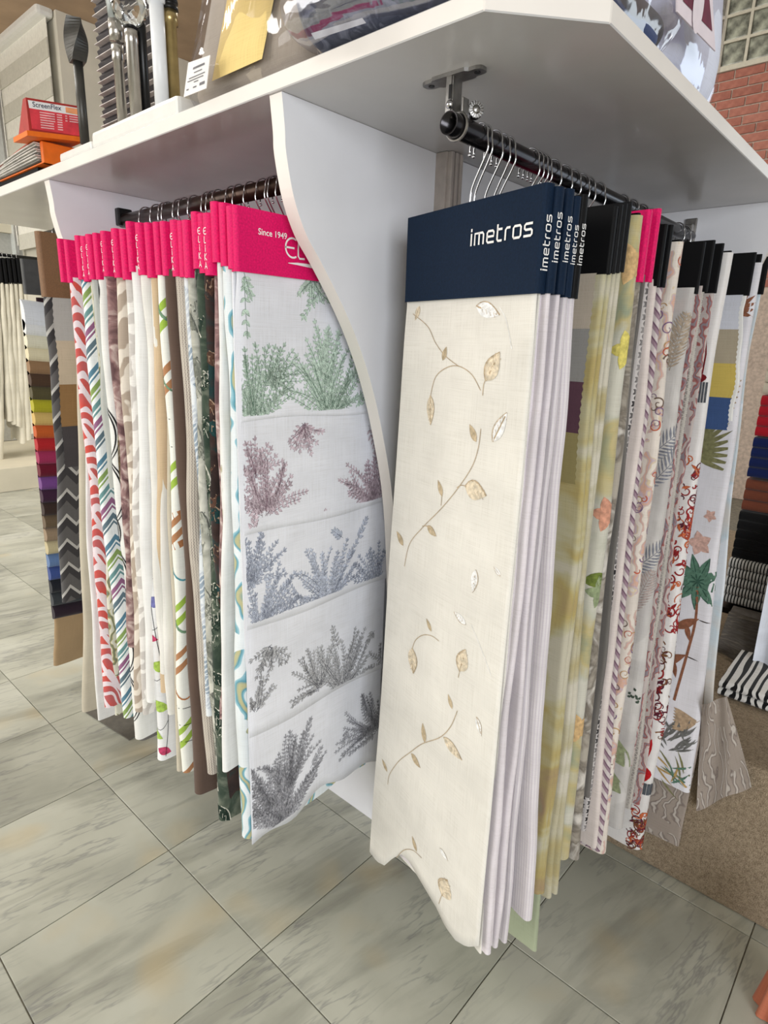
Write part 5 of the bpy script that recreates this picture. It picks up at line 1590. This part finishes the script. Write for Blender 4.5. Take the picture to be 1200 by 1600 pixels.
obj('red_panel', [onq(.05, .10), onq(.99, .04), onq(.99, .68), onq(.04, .70)], [[0, 1, 2, 3]], mat('coral_red_print', (226, 62, 74), .5), root)
ts = obj('title_strip', [onq(.04, .70), onq(.99, .68), onq(.99, .93), onq(.03, .93)], [[0, 1, 2, 3]], mat('white_paper', (236, 234, 232)), root)
rt_ = (q4[1] - q4[0]) / np.linalg.norm(q4[1] - q4[0]); up_ = (q4[3] - q4[0]) / np.linalg.norm(q4[3] - q4[0])
wd = np.linalg.norm(q4[1] - q4[0]); ht = np.linalg.norm(q4[3] - q4[0])
type_text('ScreenFlex', onq(.10, .755, .002), rt_, up_, ht * .21, 'lettering', ts, mat('navy_print', (36, 40, 70), .6), .006)
obj('orange_patch', [onq(.72, .73, .0015), onq(.98, .71, .0015), onq(.98, .90, .0015), onq(.72, .90, .0015)], [[0, 1, 2, 3]], mat('orange_print', (240, 160, 110), .6), ts)
mb = MB()
for k in range(7):
    v = .60 - k * .075
    for (u0, u1) in [(.22, .50 - .03 * (k > 3)), (.54, .64), (.70, .74), (.78, .96)][:4 if k < 3 else 2]:
        mb.add([onq(u0, v, .0018), onq(u1, v, .0018), onq(u1, v + .035, .0018), onq(u0, v + .035, .0018)], [[0, 1, 2, 3]])
tag(mb.build('print_lines', mat('pink_print', (250, 190, 190), .6), root), kind='stuff')
pb0 = q4[0] - np.array([0, .012, .0])
mb = MB(); mb.prism([q4[0] + np.array([-.01, -.012, -.012]), q4[1] + np.array([.0, -.012, -.012]), bk1 + np.array([0, .004, -.012]), bk0 + np.array([-.01, .004, -.012])], (0, 0, .011)); mb.build('base', mat('orange_card', (238, 112, 14)), root)
tag(box_obj('flat_folder', (.690, 1.83, ZT + .0005), (.86, 2.45, ZT + .0125), M_black, None, .002), 'thin black folder lying flat under the orange binder', 'folder')

# ------------------------------------------------------------------ right: carpeted step and goods beyond the end panel
q = NT('brown_beige_carpet')
tc = q.n('ShaderNodeTexCoord').outputs['Object']
n1 = q.n('ShaderNodeTexNoise', {'Vector': tc, 'Scale': 120.0, 'Detail': 3.0}).outputs[0]; n2 = q.n('ShaderNodeTexNoise', {'Vector': tc, 'Scale': 420.0, 'Detail': 2.0}).outputs[0]
q.put(q.b, 'Base Color', q.mix(.5, q.ramp(n1, [(.3, (116, 100, 80)), (.7, (176, 158, 134))]), q.ramp(n2, [(.3, (96, 82, 66)), (.7, (196, 178, 154))])))
q.b.inputs['Roughness'].default_value = 1.0; q.b.inputs['Specular IOR Level'].default_value = .05; q.bump(n2, .9, .004)
tag(box_obj('carpet_step', (1.472, -1.6, .0005), (3.6, .745, .405), q.m, None, .012), 'broad step covered in brown beige carpet beyond the right-hand books', 'carpet step')
GB = 'folded textiles on the carpet step'


def stackbox(name, a, b, m, lab, cat='textile'):
    root = thing(name, ((a[0] + b[0]) / 2, (a[1] + b[1]) / 2, a[2]), lab, cat, GB)
    n = max(2, int((b[2] - a[2]) / .028)); dz = (b[2] - a[2]) / n
    for k in range(n):
        V, Fc, U = [], [], []
        for j, y in enumerate((a[1], b[1])):
            for i in range(9):
                an = math.pi * (.5 - i / 8); V.append((a[0] - .012 * math.cos(an) + .012, y, a[2] + dz * (k + .5) + dz * .49 * math.sin(an))); U.append((y, i * .004))
            V.append((b[0], y, a[2] + dz * (k + .01))); V.append((b[0], y, a[2] + dz * (k + .99))); U += [(y, 0), (y, .03)]
        N = 11
        Fc = [[i, (i + 1) % N, N + (i + 1) % N, N + i] for i in range(N)] + [list(range(N))[::-1], list(range(N, 2 * N))]
        obj('fold', V, Fc, m, root, uv=U)
    return root


zs = .406
f_zeb = F_('zebra_cotton', (232, 230, 226), 'zebra', [(24, 24, 26)]); f_bars = F_('black_white_ticking', (226, 224, 220), 'bars', [(22, 22, 24)]); f_gdr = F_('grey_brown_drape', (104, 98, 92), 'mottle', [(88, 82, 76), (120, 112, 100)], scale=.6)
f_blk = F_('black_wool', (22, 22, 24)); f_red = F_('red_felt', (176, 26, 40)); f_navyf = F_('navy_felt', (20, 34, 84)); f_wsh = F_('white_sheer', (236, 240, 250))
pz = onx(1168, 1180, 1.80)
stackbox('zebra_cloth', (1.74, -.05, zs), (2.0, .30, zs + .045), f_zeb, 'black and white zebra striped cloth folded on the carpet step')
for (nm, y0_, y1_, m, lab, xx) in [('striped_cushion', 950, 878, f_bars, 'black and white pin-striped folded cloth in the dark rack', 2.10), ('black_textile', 876, 800, f_blk, 'black folded wool above the striped cloth', 2.12), ('navy_textile', 745, 682, f_navyf, 'navy folded felt under the red felt', 2.12), ('red_textile', 680, 616, f_red, 'bright red folded felt on the navy felt', 2.12), ('beige_textile', 614, 560, f_beige, 'beige folded felt on top of the red felt', 2.12), ('rust_textile', 798, 748, F_('rust_felt', (120, 66, 48)), 'rust brown folded felt under the navy felt', 2.13)]:
    za, zb_ = onx(1165, y0_, xx)[2], onx(1165, y1_, xx)[2]
    stackbox(nm, (xx, .02, za), (xx + .3, .40, zb_), m, lab)
# rack that carries them
root = thing('textile_rack', (2.27, .2, zs), 'black open rack standing on the carpet step with folded felts', 'rack')
zz = [onx(1165, y_, 2.11)[2] for y_ in (951, 877, 799, 747)]
for z_ in (zz[0] - .02,): box_obj('shelf', (2.09, .0, z_ - .005), (2.45, .42, z_ + .013), M_dark, root)
for x_, y_ in ((2.44, .0), (2.44, .42)): box_obj('post', (x_, y_ - .01, zs), (x_ + .02, y_ + .01, 1.62), M_dark, root)
box_obj('back', (2.462, -.01, zs), (2.47, .43, 1.62), M_dark, root)
root = thing('draped_cloth', (2.03, .2, zs), 'grey brown cloth hanging in front of the rack under the striped cloth', 'cloth', None)
T = onx(1150, 958, 2.03); Bt = onx(1138, 1160, 2.0)
V, U = [], []
for j in range(17):
    t = j / 16; z = T[2] + (zs + .01 - T[2]) * t
    for i in range(21):
        y = .36 - .34 * i / 20; V.append((2.03 - .05 * t + .012 * math.sin(i * .9 + t) * t, y + .01 * t, z)); U.append((y, 1 - t))
obj('fabric', V, [[j * 21 + i, j * 21 + i + 1, (j + 1) * 21 + i + 1, (j + 1) * 21 + i] for j in range(16) for i in range(20)], f_gdr, root, uv=U, smooth=True)
obj('top_hem', [(2.025, .36, T[2] - .01), (2.025, .02, T[2] - .01), (2.08, .02, T[2] + .004), (2.08, .36, T[2] + .004)], [[0, 1, 2, 3]], f_gdr, root, uv=[(0, 0), (.3, 0), (.3, .05), (0, .05)])
root = thing('sheer_curtain', (1.95, .08, zs), 'white sheer curtain hanging beside the grey draped cloth', 'curtain')
V, U = [], []
pts_t, pts_b = onx(1210, 860, 1.96), onx(1152, 1148, 1.90)
for j in range(21):
    t = j / 20
    for i in range(25):
        s = i / 24; y = pts_t[1] + (pts_b[1] - pts_t[1]) * t - s * .36; z = pts_t[2] + (pts_b[2] - pts_t[2]) * t + .3 * (1 - t) * s
        V.append((1.95 - .03 * t + .012 * math.sin(s * 30), y, z)); U.append((s * .36, t))
obj('fabric', V, [[j * 25 + i, j * 25 + i + 1, (j + 1) * 25 + i + 1, (j + 1) * 25 + i] for j in range(20) for i in range(24)], f_wsh, root, uv=U, smooth=True)
# taupe paisley corner lying out over the step
pc = [onx(x, y, 1.462) for x, y in ((1098, 1100), (1138, 1085), (1176, 1226), (1090, 1264))]
root = thing('paisley_cloth', (1.46, .2, .12), 'taupe paisley cloth end spread against the front of the carpet step', 'cloth')
V, U = [], []
for j in range(13):
    for i in range(13):
        u, v = i / 12, j / 12; P_ = pc[0] * (1 - u) * (1 - v) + pc[1] * u * (1 - v) + pc[2] * u * v + pc[3] * (1 - u) * v
        V.append(P_ + np.array([-.004 - .008 * math.sin(5 * u + 2 * v) ** 2, 0, -.006 * math.sin(9 * u) * v])); U.append((u * .2, v * .2))
obj('fabric', V, [[j * 13 + i, j * 13 + i + 1, (j + 1) * 13 + i + 1, (j + 1) * 13 + i] for j in range(12) for i in range(12)], f_tpais, root, uv=U, smooth=True)
# terracotta curtain hem at the lower right
pt_ = onz(1204, 1590, 0.0)
root = thing('terracotta_curtain', (pt_[0], pt_[1], 0), 'terracotta pleated cloth standing on the floor before the carpet step', 'curtain')
V, U = [], []
for j in range(17):
    t = j / 16
    for i in range(61):
        a_ = 2 * math.pi * i / 60; R = (.050 - .026 * t) * (1 + .16 * math.sin(9 * a_))
        V.append((pt_[0] + .02 + R * math.cos(a_), pt_[1] - .02 + R * math.sin(a_), .0015 + .19 * t)); U.append((a_ * .05, t * .16))
obj('fabric', V, [[j * 61 + i, j * 61 + i + 1, (j + 1) * 61 + i + 1, (j + 1) * 61 + i] for j in range(16) for i in range(60)] + [[16 * 61 + i for i in range(60)]], F_('terracotta_linen', (188, 112, 84)), root, uv=U, smooth=True)
